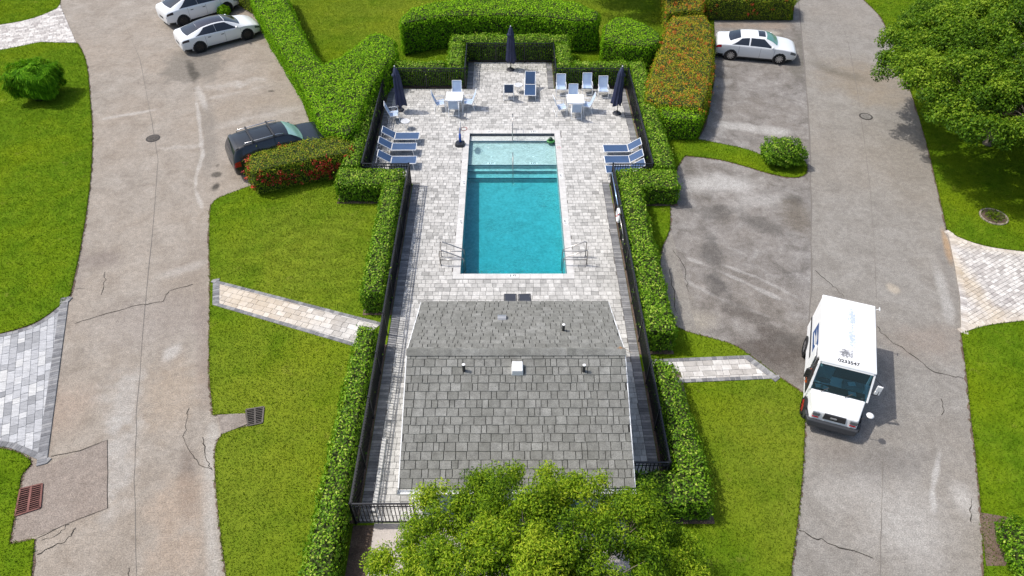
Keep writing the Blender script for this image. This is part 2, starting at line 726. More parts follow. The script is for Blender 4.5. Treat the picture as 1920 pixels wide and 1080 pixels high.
def make_blade_mat():
    m, nt, b = new_mat('grass_blades')
    h = NT(nt)
    c, fine = lawn_color(h)
    c = h.mix(0.35, c, h.ramp(h.attr(), [(0, (0.07, 0.155, 0.002)), (0.6, (0.16, 0.26, 0.006)), (1, (0.33, 0.35, 0.05))]))
    h.l(c, b.inputs['Base Color'])
    b.inputs['Roughness'].default_value = 0.8
    b.inputs['Specular IOR Level'].default_value = 0.04
    t = h.n('ShaderNodeBsdfTranslucent')
    h.l(c, t.inputs['Color'])
    mx = h.n('ShaderNodeMixShader')
    mx.inputs[0].default_value = 0.5
    h.l(b.outputs[0], mx.inputs[1])
    h.l(t.outputs[0], mx.inputs[2])
    h.l(mx.outputs[0], nt.nodes['Material Output'].inputs[0])
    return m


def w2(px, py):
    p = P(px, py)
    return (p.x, p.y)


def left_stains(h, c):
    pale, wet = (0.43, 0.405, 0.37), (0.07, 0.062, 0.05)
    S = lambda c, pts, w, col, k, wob=0.25: h.streak(c, [Vector(w2(*q)) for q in pts], w, col, k, wob)
    B = lambda c, q, r, col, k, rot=0.0, soft=0.7: h.mix(h.math('MULTIPLY', h.blob(w2(*q), r, rot, soft), k), c, col)
    c = B(c, (362, 122), (1.7, 2.2), (0.165, 0.147, 0.122), 0.85, 0.3, 0.3)
    c = S(c, [(354, 116), (362, 135), (368, 152)], 0.26, wet, 1.0, 0.5)
    c = S(c, [(395, 215), (480, 192), (575, 175)], 0.95, (0.26, 0.215, 0.165), 0.6)
    c = S(c, [(385, 165), (450, 158), (490, 148)], 0.34, pale, 0.35, 1.0)
    c = S(c, [(395, 185), (470, 168)], 0.16, pale, 0.25, 1.0)
    c = S(c, [(400, 240), (480, 220), (570, 200)], 0.25, pale, 0.25, 1.0)
    c = S(c, [(200, 222), (278, 208)], 0.16, pale, 0.55, 0.4)
    c = S(c, [(386, 195), (392, 260), (390, 320)], 0.40, (0.195, 0.175, 0.15), 0.65)
    c = S(c, [(368, 185), (375, 240), (380, 290), (368, 330), (366, 355), (378, 388)], 0.10, pale, 0.55, 0.5)
    c = S(c, [(372, 165), (384, 200)], 0.2, pale, 0.6)
    for q, r, k in (((405, 350), (0.16, 0.3), 0.9), ((405, 328), (0.2, 0.2), 0.8), ((408, 310), (0.10, 0.16), 0.6), ((508, 171), (0.18, 0.10), 0.8)):
        c = B(c, q, r, (0.04, 0.036, 0.03), k, 0, 0.5)
    c = S(c, [(300, 278), (375, 275)], 0.16, pale, 0.3, 0.9)
    c = B(c, (365, 510), (1.0, 2.6), (0.22, 0.185, 0.15), 0.6)
    c = B(c, (345, 505), (0.9, 0.25), pale, 0.4, 0.5)
    c = S(c, [(385, 560), (388, 640), (392, 740)], 0.4, (0.20, 0.16, 0.135), 0.65)
    c = S(c, [(320, 690), (318, 800)], 0.9, (0.30, 0.235, 0.17), 0.55, 0.5)
    c = S(c, [(235, 700), (222, 800), (215, 930)], 0.55, (0.37, 0.355, 0.33), 0.5, 0.9)
    c = S(c, [(310, 660), (330, 665)], 0.4, (0.42, 0.40, 0.37), 0.6, 0.6)
    c = S(c, [(352, 850), (350, 920), (355, 970)], 0.28, (0.14, 0.11, 0.09), 0.65)
    c = S(c, [(400, 790), (395, 860), (392, 960), (402, 1080)], 0.2, (0.37, 0.35, 0.315), 0.6, 0.4)
    c = S(c, [(330, 900), (335, 1000), (340, 1080)], 0.75, (0.30, 0.23, 0.17), 0.6, 0.5)
    c = B(c, (190, 488), (0.8, 0.5), (0.17, 0.14, 0.12), 0.7)
    c = S(c, [(150, 450), (140, 530)], 0.3, (0.20, 0.165, 0.14), 0.55)
    c = B(c, (110, 770), (0.9, 1.0), (0.31, 0.235, 0.18), 0.5)
    c = B(c, (290, 600), (2.0, 1.2), (0.24, 0.21, 0.19), 0.4)
    return c


def right_stains(h, c):
    pale = (0.38, 0.365, 0.34)
    S = lambda c, pts, w, col, k, wob=0.25: h.streak(c, [Vector(w2(*q)) for q in pts], w, col, k, wob)
    B = lambda c, q, r, col, k, rot=0.0, soft=0.7: h.mix(h.math('MULTIPLY', h.blob(w2(*q), r, rot, soft), k), c, col)
    c = B(c, (1625, 150), (2.4, 1.8), (0.22, 0.18, 0.13), 0.7)
    c = S(c, [(1525, 118), (1570, 135), (1620, 150)], 0.5, (0.13, 0.115, 0.09), 0.65, 0.4)
    c = B(c, (1655, 185), (1.6, 0.9), (0.25, 0.21, 0.16), 0.6)
    c = B(c, (1675, 541), (0.22, 0.25), (0.38, 0.33, 0.26), 0.8, 0, 0.5)
    c = S(c, [(1770, 440), (1782, 490)], 0.14, (0.40, 0.25, 0.12), 0.8)
    c = S(c, [(1765, 450), (1775, 500), (1790, 560)], 0.3, (0.17, 0.155, 0.14), 0.4)
    c = S(c, [(1755, 500), (1775, 560), (1780, 600)], 0.22, pale, 0.6)
    c = B(c, (1650, 870), (1.6, 0.6), (0.14, 0.13, 0.12), 0.5, 0.2)
    c = S(c, [(1760, 860), (1748, 920), (1752, 960)], 0.09, (0.44, 0.425, 0.40), 0.6)
    c = B(c, (1700, 980), (1.1, 1.3), (0.37, 0.355, 0.33), 0.6)
    c = B(c, (1810, 940), (0.35, 0.5), (0.42, 0.40, 0.37), 0.6)
    c = B(c, (1740, 640), (1.2, 0.8), (0.23, 0.185, 0.15), 0.55)
    c = B(c, (1565, 845), (0.7, 0.35), (0.17, 0.15, 0.13), 0.6)
    c = B(c, (1580, 920), (1.0, 0.5), (0.34, 0.32, 0.29), 0.5)
    return c


def pad_stains(h, c):
    pale, dk = (0.40, 0.385, 0.36), (0.085, 0.078, 0.07)
    S = lambda c, pts, w, col, k, wob=0.3: h.streak(c, [Vector(w2(*q)) for q in pts], w, col, k, wob)
    B = lambda c, q, r, col, k, rot=0.0, soft=0.7: h.mix(h.math('MULTIPLY', h.blob(w2(*q), r, rot, soft), k), c, col)
    c = B(c, (1350, 345), (1.6, 0.7), pale, 0.8)
    c = B(c, (1420, 375), (1.2, 0.5), pale, 0.5)
    c = S(c, [(1350, 232), (1420, 242), (1480, 250)], 0.4, pale, 0.75)
    c = S(c, [(1300, 395), (1370, 400), (1480, 440)], 0.45, dk, 0.62, 0.7)
    c = S(c, [(1280, 480), (1330, 500), (1440, 550)], 0.10, pale, 0.5, 0.9)
    c = S(c, [(1350, 495), (1420, 520), (1480, 550)], 0.08, pale, 0.4, 0.9)
    c = S(c, [(1290, 530), (1350, 560), (1430, 590)], 0.10, pale, 0.4, 0.9)
    c = S(c, [(1360, 565), (1420, 600), (1480, 640)], 0.45, (0.085, 0.073, 0.062), 0.75, 0.8)
    c = S(c, [(1330, 450), (1345, 520), (1350, 560)], 0.4, (0.08, 0.074, 0.068), 0.7, 0.7)
    c = B(c, (1490, 375), (0.45, 0.35), dk, 0.85)
    c = B(c, (1495, 405), (0.7, 1.2), (0.12, 0.10, 0.075), 0.7)
    c = B(c, (1300, 600), (0.8, 0.5), (0.30, 0.27, 0.22), 0.7)
    c = B(c, (1275, 560), (0.5, 0.8), (0.17, 0.15, 0.12), 0.6)
    c = B(c, (1450, 665), (1.5, 1.0), (0.075, 0.062, 0.052), 0.85)
    c = B(c, (1480, 640), (0.6, 0.4), dk, 0.6)
    c = S(c, [(1505, 60), (1500, 110), (1490, 140)], 0.5, (0.11, 0.10, 0.08), 0.7, 0.5)
    c = S(c, [(1345, 48), (1420, 48), (1480, 50)], 0.5, (0.27, 0.21, 0.16), 0.6)
    c = B(c, (1450, 62), (0.4, 0.3), (0.42, 0.38, 0.31), 0.6)
    return c


M = {}
M['lawn'] = make_lawn_mat()
M['blades'] = make_blade_mat()
M['road_a'] = asphalt('weathered_road', (0.205, 0.175, 0.143), (0.268, 0.235, 0.197), (0.322, 0.288, 0.247), (0.28, 0.222, 0.165), left_stains, 0.0, 1.15)
M['road_b'] = asphalt('grey_road', (0.172, 0.157, 0.137), (0.228, 0.211, 0.187), (0.273, 0.257, 0.232), (0.24, 0.206, 0.166), right_stains, 0.05, 1.0)
M['pad'] = asphalt('stained_pad', (0.109, 0.1, 0.089), (0.196, 0.181, 0.166), (0.287, 0.273, 0.255), (0.182, 0.153, 0.123), pad_stains, 0.9, 1.35)
M['patch'] = asphalt('patched_slab', (0.175, 0.148, 0.125), (0.235, 0.202, 0.174), (0.28, 0.25, 0.22), (0.24, 0.185, 0.145), None, 0, 0.9)
M['crack'] = plain('crack_dark', (0.03, 0.026, 0.022), 0.95, spec=0.1)
M['seam'] = plain('joint_dark', (0.17, 0.155, 0.138), 0.95, spec=0.1)
M['concrete'] = asphalt('pale_concrete', (0.40, 0.35, 0.31), (0.48, 0.43, 0.39), (0.52, 0.475, 0.435), (0.50, 0.41, 0.36), None, 0, 0.7, 0.25)
M['soil'] = asphalt('bare_soil', (0.06, 0.04, 0.028), (0.115, 0.08, 0.06), (0.20, 0.15, 0.115), (0.15, 0.10, 0.08), None, 0, 1.2)

BIG = 600
_gi = [(-2.1, 20.65), (2.6, 20.65), (2.6, 31.5), (-2.1, 31.5)]     # opening for the pool basin
_gm = MB().add([(-BIG, -BIG, -0.1), (BIG, -BIG, -0.1), (BIG, BIG, -0.1), (-BIG, BIG, -0.1)] + [(a, b, -0.1) for a, b in _gi], [(0, 1, 5, 4), (1, 2, 6, 5), (2, 3, 7, 6), (3, 0, 4, 7)])
tag(_gm.build('ground', M['lawn']), kind='structure')
Z_LAWN = 0.035
road_a = sheet('road', [(-48, -30), (-4, -30), (-4, 90), (-48, 90)], 0.0, M['road_a'])
road_b = sheet('road', [(4.5, -30), (42, -30), (42, 90), (4.5, 90)], 0.0, M['road_b'])

# parking pad beside the grey road, split by the grass island
PADEDGE = PP([(1490, -60), (1496, 0), (1505, 100), (1514, 200), (1519, 300), (1520, 400), (1520, 520), (1514, 640), (1508, 700), (1508, 742)])
sheet('parking_pad', [(7.2, 50.5)] + list(PADEDGE) + [(7.2, 15.0)], 0.005, M['pad'])

slab = PP([(20, 1015), (36, 905), (55, 866), (88, 872), (202, 825), (202, 953), (75, 1003)])
sheet('road_slab', slab, 0.006, M['patch'])


def px_line(name, pts, width, parent, mat='crack', jit=0.03, z=0.009, sub=4):
    ribbon(name, PP(pts), width, z, M[mat], parent, jit, sub)


px_line('crack', [(140, 607), (200, 588), (268, 571), (305, 565), (318, 545), (362, 533)], 0.022, road_a, jit=0.04)
px_line('crack', [(355, 765), (350, 800), (342, 823), (362, 855), (375, 872), (398, 880)], 0.015, road_a, jit=0.03)
px_line('crack', [(380, 820), (383, 845), (386, 865), (398, 882)], 0.022, road_a, jit=0.03)
px_line('crack', [(70, 1040), (95, 1025), (122, 1015), (138, 995), (142, 990)], 0.022, road_a)
px_line('crack', [(78, 1013), (110, 1002), (130, 983)], 0.015, road_a)
px_line('crack', [(197, 510), (195, 530), (190, 553)], 0.019, road_a)
px_line('crack', [(138, 541), (165, 542)], 0.019, road_a)
px_line('crack', [(242, 1065), (244, 1085)], 0.015, road_a)
px_line('joint', [(95, 856), (150, 845), (202, 825), (202, 953), (130, 980), (68, 1010)], 0.019, road_a, jit=0.006)
px_line('joint', [(232, 40), (262, 110), (285, 230), (296, 300), (289, 400), (276, 530), (266, 640), (256, 780), (252, 900), (256, 1080)], 0.018, road_a, 'seam', 0.01)
px_line('crack', [(1528, 507), (1550, 525), (1565, 540), (1582, 556)], 0.019, road_b)
px_line('crack', [(1645, 612), (1656, 628), (1700, 660), (1740, 690), (1775, 705), (1806, 710)], 0.022, road_b, jit=0.04)
px_line('crack', [(1498, 995), (1530, 1010), (1575, 1028), (1637, 1047)], 0.025, road_b, jit=0.04)
px_line('crack', [(1764, 748), (1768, 760), (1765, 778)], 0.019, road_b)
px_line('crack', [(1822, 935), (1820, 960), (1821, 980)], 0.019, road_b)
px_line('joint', [(1497, 0), (1506, 100), (1515, 200), (1520, 300), (1521, 400), (1521, 520), (1515, 640)], 0.06, road_b, 'seam', 0.012)
px_line('joint', [(1570, 20), (1590, 80), (1608, 170), (1620, 260), (1632, 360), (1640, 470), (1643, 560)], 0.018, road_b, 'seam', 0.01)
px_line('joint', [(1655, 870), (1653, 960), (1650, 1080)], 0.018, road_b, 'seam', 0.008)
px_line('crack', [(1262, 470), (1283, 500), (1285, 525), (1292, 548)], 0.019, road_b, z=0.012)
px_line('crack', [(1255, 505), (1262, 545), (1268, 585)], 0.019, road_b, z=0.012)

# lawns -------------------------------------------------------------
E_L1 = PP([(0, 95), (75, 80), (146, 82)]) + curve(PP([(146, 82), (162, 120), (170, 200), (173, 260), (170, 330), (160, 410), (148, 480), (132, 553)])) + curve(PP([(132, 553), (100, 583), (60, 608), (0, 626)]))
L1 = [(-60, E_L1[0][1] + 0.6)] + E_L1 + [(-60, E_L1[-1][1] - 3)]
E_L0 = curve(PP([(0, 47), (50, 38), (95, 22), (112, 8), (112, -30)]))
L0 = [(-80, E_L0[0][1])] + E_L0 + [(E_L0[-1][0] - 6, 90), (-80, 90)]
E_L2 = curve(PP([(0, 841), (35, 850), (58, 868), (42, 890), (36, 920), (28, 965), (17, 1022)])) + PP([(65, 1012), (59, 1080), (50, 1200)])
L2 = [(-60, E_L2[0][1] + 2)] + E_L2 + [(-60, 3)]
W1 = PP([(462, -40), (480, 15), (510, 70), (556, 160), (582, 232), (560, 290), (482, 345)]) + curve(PP([(482, 345), (425, 366), (401, 379), (394, 400), (393, 470), (395, 524)])) \
    + curve(PP([(394, 573), (393, 690), (400, 778)])) + PP([(462, 776), (466, 800), (440, 806), (418, 815)]) + curve(PP([(418, 815), (405, 840), (405, 900), (410, 960), (418, 1030), (426, 1090), (436, 1250)]))
E1 = curve(PP([(1483, 1250), (1483, 1080), (1492, 1000), (1500, 930), (1505, 870), (1508, 800), (1510, 742)])) + PP([(1462, 709), (1404, 666)]) + curve(PP([(1404, 666), (1375, 648), (1340, 637), (1285, 622), (1262, 608), (1252, 585), (1244, 550), (1237, 500), (1241, 465), (1255, 430), (1257, 380), (1268, 320), (1284, 292)])) \
    + curve(PP([(1284, 292), (1350, 300), (1400, 313), (1440, 325), (1480, 333), (1505, 330), (1513, 315), (1500, 300), (1440, 295), (1400, 281), (1350, 270), (1308, 262)])) + PP([(1328, 215), (1338, 150), (1338, 38), (1485, 38), (1488, 10), (1484, -60)])
CUT = [Vector(q) for q in ((0.25, 3.0), (0.25, 20.65), (-2.1, 20.65), (-2.1, 31.5), (0.25, 31.5), (0.25, 50.5))]
CLW = W1 + CUT
CUTE = [Vector(q) for q in ((0.25, 50.5), (0.25, 31.5), (2.6, 31.5), (2.6, 20.65), (0.25, 20.65), (0.25, 3.0))]
CLE = E1 + CUTE
E_R1 = curve(PP([(1606, -20), (1620, 0), (1640, 20), (1660, 48), (1700, 150), (1735, 260), (1757, 350), (1775, 430)])) + curve(PP([(1775, 430), (1800, 446), (1850, 462), (1920, 472)]))
R1 = E_R1 + [(70, E_R1[-1][1] - 2), (70, 90), (E_R1[0][0] - 3, 90)]
E_R2 = curve(PP([(1920, 603), (1850, 612), (1802, 626)])) + curve(PP([(1802, 626), (1812, 700), (1820, 780), (1830, 860), (1839, 955), (1844, 1060), (1848, 1250)]))
R2 = [(70, E_R2[0][1] + 3)] + E_R2 + [(70, 2)]
LAWNS = (('lawn', L1), ('lawn', L0), ('lawn', L2), ('lawn', CLW), ('lawn', CLE), ('lawn', R1), ('lawn', R2))
for nm, pl in LAWNS:
    sheet(nm, pl, Z_LAWN, M['lawn'], thick=0.06)


for e_, par in ((E_L1, road_a), (E_L0, road_a), (E_L2, road_a), (W1[7:], road_a), (E1, road_b), (E_R1, road_b), (E_R2, road_b)):
    q = [Vector((p[0], p[1])) for p in e_]
    ribbon('soil_edge', q, 0.10, 0.010, M['soil'], par, 0.018, 3, 0.8)


def mow(poly, dens):
    A = np.array([(p[0], p[1]) for p in poly])
    A = np.clip(A, [-37, 5.5], [38, 50])
    pl = [tuple(a) for a in A]
    n = int(poly_area(pl) * dens)
    return sample_poly(pl, n), pl


def grass(label, poly, dens=420):
    q, pl = mow(poly, dens)
    # a thin overhanging fringe along the edge
    per = []
    for i in range(len(pl)):
        a, b = np.array(pl[i]), np.array(pl[(i + 1) % len(pl)])
        k = int(np.linalg.norm(b - a) * 60)
        if k:
            per.append(a + RNG.uniform(0, 1, (k, 1)) * (b - a) + RNG.normal(0, 0.022, (k, 2)))
    q = np.concatenate([q] + per)
    # keep what lies in or near the picture, clear of the paved pool yard
    keep = ~((q[:, 0] > -4.95) & (q[:, 0] < 5.1) & (q[:, 1] > 9.7) & (q[:, 1] < 27)) & ~((np.abs(q[:, 0]) < 7.0) & (q[:, 1] > 26.5) & (q[:, 1] < 36.5)) & ~((np.abs(q[:, 0] - 0.1) < 4.4) & (q[:, 1] > 11) & (q[:, 1] < 38)) & ~((np.abs(q[:, 0]) < 6.6) & (q[:, 1] > 27) & (q[:, 1] < 36))
    lim = q[:, 1] * 0.62 + 11
    keep &= np.abs(q[:, 0]) < lim
    keep &= ~((q[:, 0] > -4.7) & (q[:, 0] < 3.6) & (q[:, 1] > 4.0) & (q[:, 1] < 10.2))
    for hole in HOLES:
        keep &= ~in_poly(q, hole)
    q = q[keep]
    n = len(q)
    ht = RNG.uniform(0.025, 0.07, n)
    an = RNG.uniform(0, 2 * math.pi, n)
    w = RNG.uniform(0.010, 0.022, n)
    lean = RNG.normal(0, 0.035, (n, 2))
    v = np.zeros((n, 3, 3))
    v[:, 0, 0] = q[:, 0] + np.cos(an) * w
    v[:, 0, 1] = q[:, 1] + np.sin(an) * w
    v[:, 1, 0] = q[:, 0] - np.cos(an) * w
    v[:, 1, 1] = q[:, 1] - np.sin(an) * w
    v[:, 2, :2] = q + lean
    v[:, :2, 2] = Z_LAWN - 0.01
    v[:, 2, 2] = Z_LAWN + ht
    o = raw_mesh('grass', v.reshape(-1, 3), 3, RNG.uniform(0, 1, n), M['blades'])
    return tag(o, label, 'grass', kind='stuff')


# paved drives and paths ---------------------------------------------
def warm_left(h, c):
    return h.mix(h.math('MULTIPLY', h.blob(w2(470, 565), (2.6, 1.4), -0.35, 0.8), 0.55), c, (0.56, 0.44, 0.29))


def rust_edge(h, c):
    c = h.mix(h.math('MULTIPLY', h.blob(w2(1790, 500), (0.4, 3.4), 0.06, 0.8), 0.5), c, (0.52, 0.40, 0.24))
    c = h.mix(h.math('MULTIPLY', h.blob(w2(1870, 608), (2.4, 0.6), 0.1, 0.8), 0.4), c, (0.54, 0.44, 0.30))
    return h.mix(h.math('MULTIPLY', h.blob(w2(1850, 455), (2.4, 0.5), -0.2, 0.8), 0.5), c, (0.58, 0.48, 0.34))


GREYS = [(0.0, (0.20, 0.202, 0.208)), (0.3, (0.32, 0.322, 0.328)), (0.75, (0.41, 0.412, 0.418)), (1.0, (0.48, 0.475, 0.46))]
M['drive_grey'] = tinted('grey_drive_pavers', GREYS, 0.8, 5, 0.35, 55, stretch=(0.6, 3, 1))
M['path_paver'] = tinted('path_pavers', [(0, (0.36, 0.335, 0.305)), (0.5, (0.50, 0.475, 0.44)), (1, (0.61, 0.585, 0.545))], 0.8, 6, 0.3, overlay=warm_left)
M['tan_paver'] = tinted('tan_drive_pavers', [(0, (0.34, 0.31, 0.29)), (0.5, (0.48, 0.45, 0.42)), (1, (0.60, 0.57, 0.53))], 0.85, 7, 0.35, overlay=rust_edge)
M['border'] = tinted('charcoal_border_pavers', [(0, (0.135, 0.135, 0.14)), (0.6, (0.20, 0.20, 0.205)), (1, (0.28, 0.275, 0.27))], 0.85, 7, 0.35)
M['bed'] = plain('joint_sand', (0.16, 0.15, 0.14), 0.95, spec=0.1)

# grey drive by the pink-grey road
right_edge = PP([(88, 870), (130, 557)])
top_arc = curve(PP([(130, 557), (100, 586), (60, 611), (0, 628), (-120, 650)]))
bot_arc = curve(PP([(-120, 830), (0, 838), (35, 847), (88, 870)]))
drive_poly = list(right_edge) + top_arc[1:] + bot_arc[:-1]
drive = sheet('driveway', drive_poly, 0.012, M['bed'], thick=0.03)
_ca, _cb = P(64, 618), P(50, 823)
inner = pave(drive_poly, math.atan2(_ca.y - _cb.y, _ca.x - _cb.x), 0.245, [0.26, 0.38, 0.48, 0.58])
bw = 0.30
edge_pieces = border(offset_line(right_edge, 0.0), bw, 0.105, 1) + border(top_arc, 0.17, 0.20, 1) + border(bot_arc, 0.20, 0.2, 1)
lay(inner, 0.0, 0.032, M['drive_grey'], drive, 'paver', 'paving_field')
lay(edge_pieces, 0.0, 0.040, M['border'], drive, 'border_paver', 'border_paving_field')

# far drive in the upper corner
far_poly = PP([(-150, 68), (0, 47)]) + curve(PP([(0, 47), (50, 38), (95, 22), (112, 8)]))[1:] + PP([(143, 80), (75, 81), (0, 95), (-150, 130)])
fdrive = sheet('driveway', far_poly, 0.012, M['bed'], thick=0.03)
lay(pave(far_poly, 0.45, 0.24, [0.2, 0.3, 0.4]), 0.0, 0.03, M['tan_paver'], fdrive, 'paver', 'paving_field', most=0)

# tan drive beside the grey road
rd_top = curve(PP([(1776, 432), (1800, 447), (1850, 463), (1920, 473), (2050, 488)]))
rd_bot = curve(PP([(2050, 592), (1920, 602), (1850, 611), (1802, 625)]))
rd_road = PP([(1802, 625), (1800, 560), (1790, 500), (1776, 432)])
rd_poly = rd_top + rd_bot + rd_road[1:-1]
rdrive = sheet('driveway', rd_poly, 0.012, M['bed'], thick=0.03)
lay(pave(rd_poly, 0.52, 0.16, [0.16, 0.24, 0.3], 0.010), 0.0, 0.030, M['tan_paver'], rdrive, 'paver', 'paving_field')
lay(border(rd_road, 0.24, 0.11, -1) + border(rd_top, 0.22, 0.12, -1) + border(rd_bot, 0.22, 0.12, -1), 0.0, 0.036, M['tan_paver'], rdrive, 'border_paver', 'border_paving_field')


def garden_path(top, bot, end):
    pl = list(top) + list(bot)[::-1]
    o = sheet('garden_path', pl, 0.042, M['bed'], thick=0.05)
    ang = math.atan2((top[1] - top[0]).y, (top[1] - top[0]).x)
    lay(pave(pl, ang + 0.0, 0.24, [0.24, 0.36, 0.48]), 0.02, 0.060, M['path_paver'], o, 'paver', 'paving_field')
    lay(border(top, 0.15, 0.2, -1) + border(bot, 0.15, 0.2, 1) + (border(end, 0.26, 0.12, 1) if end else []), 0.02, 0.068, M['border'], o, 'border_paver', 'border_paving_field')
    return pl


GP1 = garden_path(PP([(400, 526), (716, 607)]), PP([(399, 573), (668, 652)]), PP([(399, 573), (400, 526)])[::-1])
GP2 = garden_path(PP([(1219, 676), (1404, 668)]), PP([(1222, 722), (1462, 711)]), PP([(1404, 668), (1462, 711)])[::-1])
HOLES = [GP1, GP2]
apron = PP([(408, 779), (460, 775), (464, 796), (416, 815)])
tag(sheet('drain_apron', apron, 0.034, M['patch'], thick=0.04))

# ------------------------------------------------------------------ pool yard: deck, pool, fence
DZ = 0.06
PX0, PX1, PY0, PY1 = -1.94, 2.44, 20.80, 31.36
CW = 0.30
BX0, BX1, BY0, BY1 = -2.95, 3.44, 9.68, 16.70      # roof outline of the pool house
M['deck'] = tinted('deck_pavers', [(0, (0.275, 0.268, 0.252)), (0.2, (0.37, 0.36, 0.338)), (0.6, (0.45, 0.437, 0.41)), (1.0, (0.525, 0.51, 0.48))], 0.8, 6, 0.32, 60)
M['coping'] = tinted('pool_coping', [(0, (0.50, 0.487, 0.465)), (1, (0.57, 0.555, 0.53))], 0.75, 6, 0.2, 60)


def deck_spans(y):
    if y < 11.32: a, b = -4.47, 3.75
    elif y < 27.0: a, b = -4.47, 4.82
    elif y < 36.03: a, b = -6.64, 6.66
    else: a, b = -2.3, 2.65
    sp = [(a, b)]
    def sub(sp, x0, x1):
        out = []
        for p, q in sp:
            if x1 <= p or x0 >= q: out.append((p, q)); continue
            if x0 > p: out.append((p, x0))
            if x1 < q: out.append((x1, q))
        return out
    if BY0 + 0.55 < y < BY1 - 0.45: sp = sub(sp, BX0 + 0.4, BX1 - 0.4)
    if PY0 - CW < y < PY1 + CW: sp = sub(sp, PX0 - CW, PX1 + CW)
    return sp


deck_pts = [(-4.47, 9.98), (3.75, 9.98), (3.75, 11.32), (4.82, 11.32), (4.82, 27.0), (6.66, 27.0), (6.66, 36.03), (2.65, 36.03), (2.65, 39.12), (-2.3, 39.12), (-2.3, 36.03), (-6.64, 36.03), (-6.64, 27.0), (-4.47, 27.0)]


def deck_slab():
    mb = MB()
    for x0, x1, y0, y1 in ((-4.47, 3.75, 9.98, 11.32), (-4.47, 4.82, 11.32, PY0), (-4.47, PX0, PY0, 27.0), (PX1, 4.82, PY0, 27.0), (-6.64, PX0, 27.0, PY1), (PX1, 6.66, 27.0, PY1), (-6.64, 6.66, PY1, 36.03), (-2.3, 2.65, 36.03, 39.12)):
        mb.box(x0, x1, y0, y1, -0.05, DZ - 0.022)
    return mb.build('pool_deck', M['bed'])


deck = tag(deck_slab(), kind='structure')
pieces, edges = [], []
row, BW = 0.228, 0.33
y = 9.98
while y < 39.1:
    yc = y + row / 2
    for a, b in deck_spans(yc):
        outer_a = a < -4.4 or (yc > 36.03)
        outer_b = b > 3.7 or (yc > 36.03)
        a2, b2 = a + (BW if outer_a else 0), b - (BW if outer_b else 0)
        u = a2 - random.uniform(0, 0.3)
        while u < b2:
            w = random.choice([0.15, 0.23, 0.3, 0.3, 0.3, 0.3])
            x0, x1 = max(u, a2) + 0.004, min(u + w, b2) - 0.004
            if x1 - x0 > 0.04:
                pieces.append(([(x0, y + 0.004), (x1, y + 0.004), (x1, y + row - 0.004), (x0, y + row - 0.004)], random.random() ** 0.8))
            u += w
    y += row
for x, side, y0, y1 in ((-4.47, -1, 9.98, 27.0), (4.82, 1, 11.32, 27.0), (3.75, 1, 9.98, 11.32), (-6.64, -1, 27.0, 36.03), (6.66, 1, 27.0, 36.03), (-2.3, -1, 36.03, 39.12), (2.65, 1, 36.03, 39.12)):
    edges += border([(x, y0), (x, y1)], BW - 0.008, 0.115, side)
lay(pieces, 0.0, DZ, M['deck'], deck, 'paver', 'paving_field', rough=0.002)
lay(edges, 0.0, DZ + 0.002, M['border'], deck, 'border_paver', 'border_paving_field', rough=0.002)

# the swimming pool
M['plaster'] = tinted('pool_plaster', [(0, (0.50, 0.51, 0.485)), (1, (0.53, 0.53, 0.505))], 0.8, 2.5, 0.22, 8, 0.2)
M['tile'] = tinted('pool_tile', [(0, (0.045, 0.055, 0.075)), (1, (0.10, 0.115, 0.145))], 0.25, 8, 0.3)
M['nosing'] = tinted('step_tile', [(0, (0.02, 0.07, 0.10)), (1, (0.05, 0.12, 0.16))], 0.3, 8, 0.3)
M['white'] = plain('white_enamel', (0.80, 0.80, 0.79), 0.35)
M['ink'] = plain('marker_ink', (0.03, 0.03, 0.03), 0.6)
M['red_ink'] = plain('red_ink', (0.45, 0.06, 0.06), 0.6)


def water_mat():
    m, nt, b = new_mat('pool_water')
    h = NT(nt)
    nt.nodes.remove(b)
    tr = h.n('ShaderNodeBsdfTransparent')
    gl = h.n('ShaderNodeBsdfGlossy')
    gl.inputs['Roughness'].default_value = 0.03
    fr = h.n('ShaderNodeFresnel')
    fr.inputs['IOR'].default_value = 1.33
    rip = h.math('MULTIPLY', h.noise(8.0, 3, 0.6, vec=h.mapped((1, 1.3, 1), 0.5), dist=0.8), h.ramp(h.noise(0.45, 2), [(0.38, 0.25), (0.62, 1.0)]))
    bp = h.n('ShaderNodeBump')
    bp.inputs['Strength'].default_value = 1.0
    bp.inputs['Distance'].default_value = 0.07
    h.l(rip, bp.inputs['Height'])
    h.l(bp.outputs[0], gl.inputs['Normal'])
    h.l(bp.outputs[0], fr.inputs['Normal'])
    sep = h.n('ShaderNodeSeparateXYZ')
    h.l(h.geo.outputs['True Normal'], sep.inputs[0])
    top = h.math('GREATER_THAN', sep.outputs[2], 0.5)
    front = h.math('SUBTRACT', 1.0, h.geo.outputs['Backfacing'])
    f = h.math('MULTIPLY', h.math('MULTIPLY', fr.outputs[0], top), front)
    mx = h.n('ShaderNodeMixShader')
    h.l(f, mx.inputs[0])
    h.l(tr.outputs[0], mx.inputs[1])
    h.l(gl.outputs[0], mx.inputs[2])
    h.l(mx.outputs[0], nt.nodes['Material Output'].inputs[0])
    va = h.n('ShaderNodeVolumeAbsorption')
    va.inputs['Color'].default_value = (0.02, 0.80, 0.86, 1)
    va.inputs['Density'].default_value = 1.38
    h.l(va.outputs[0], nt.nodes['Material Output'].inputs[1])
    return m


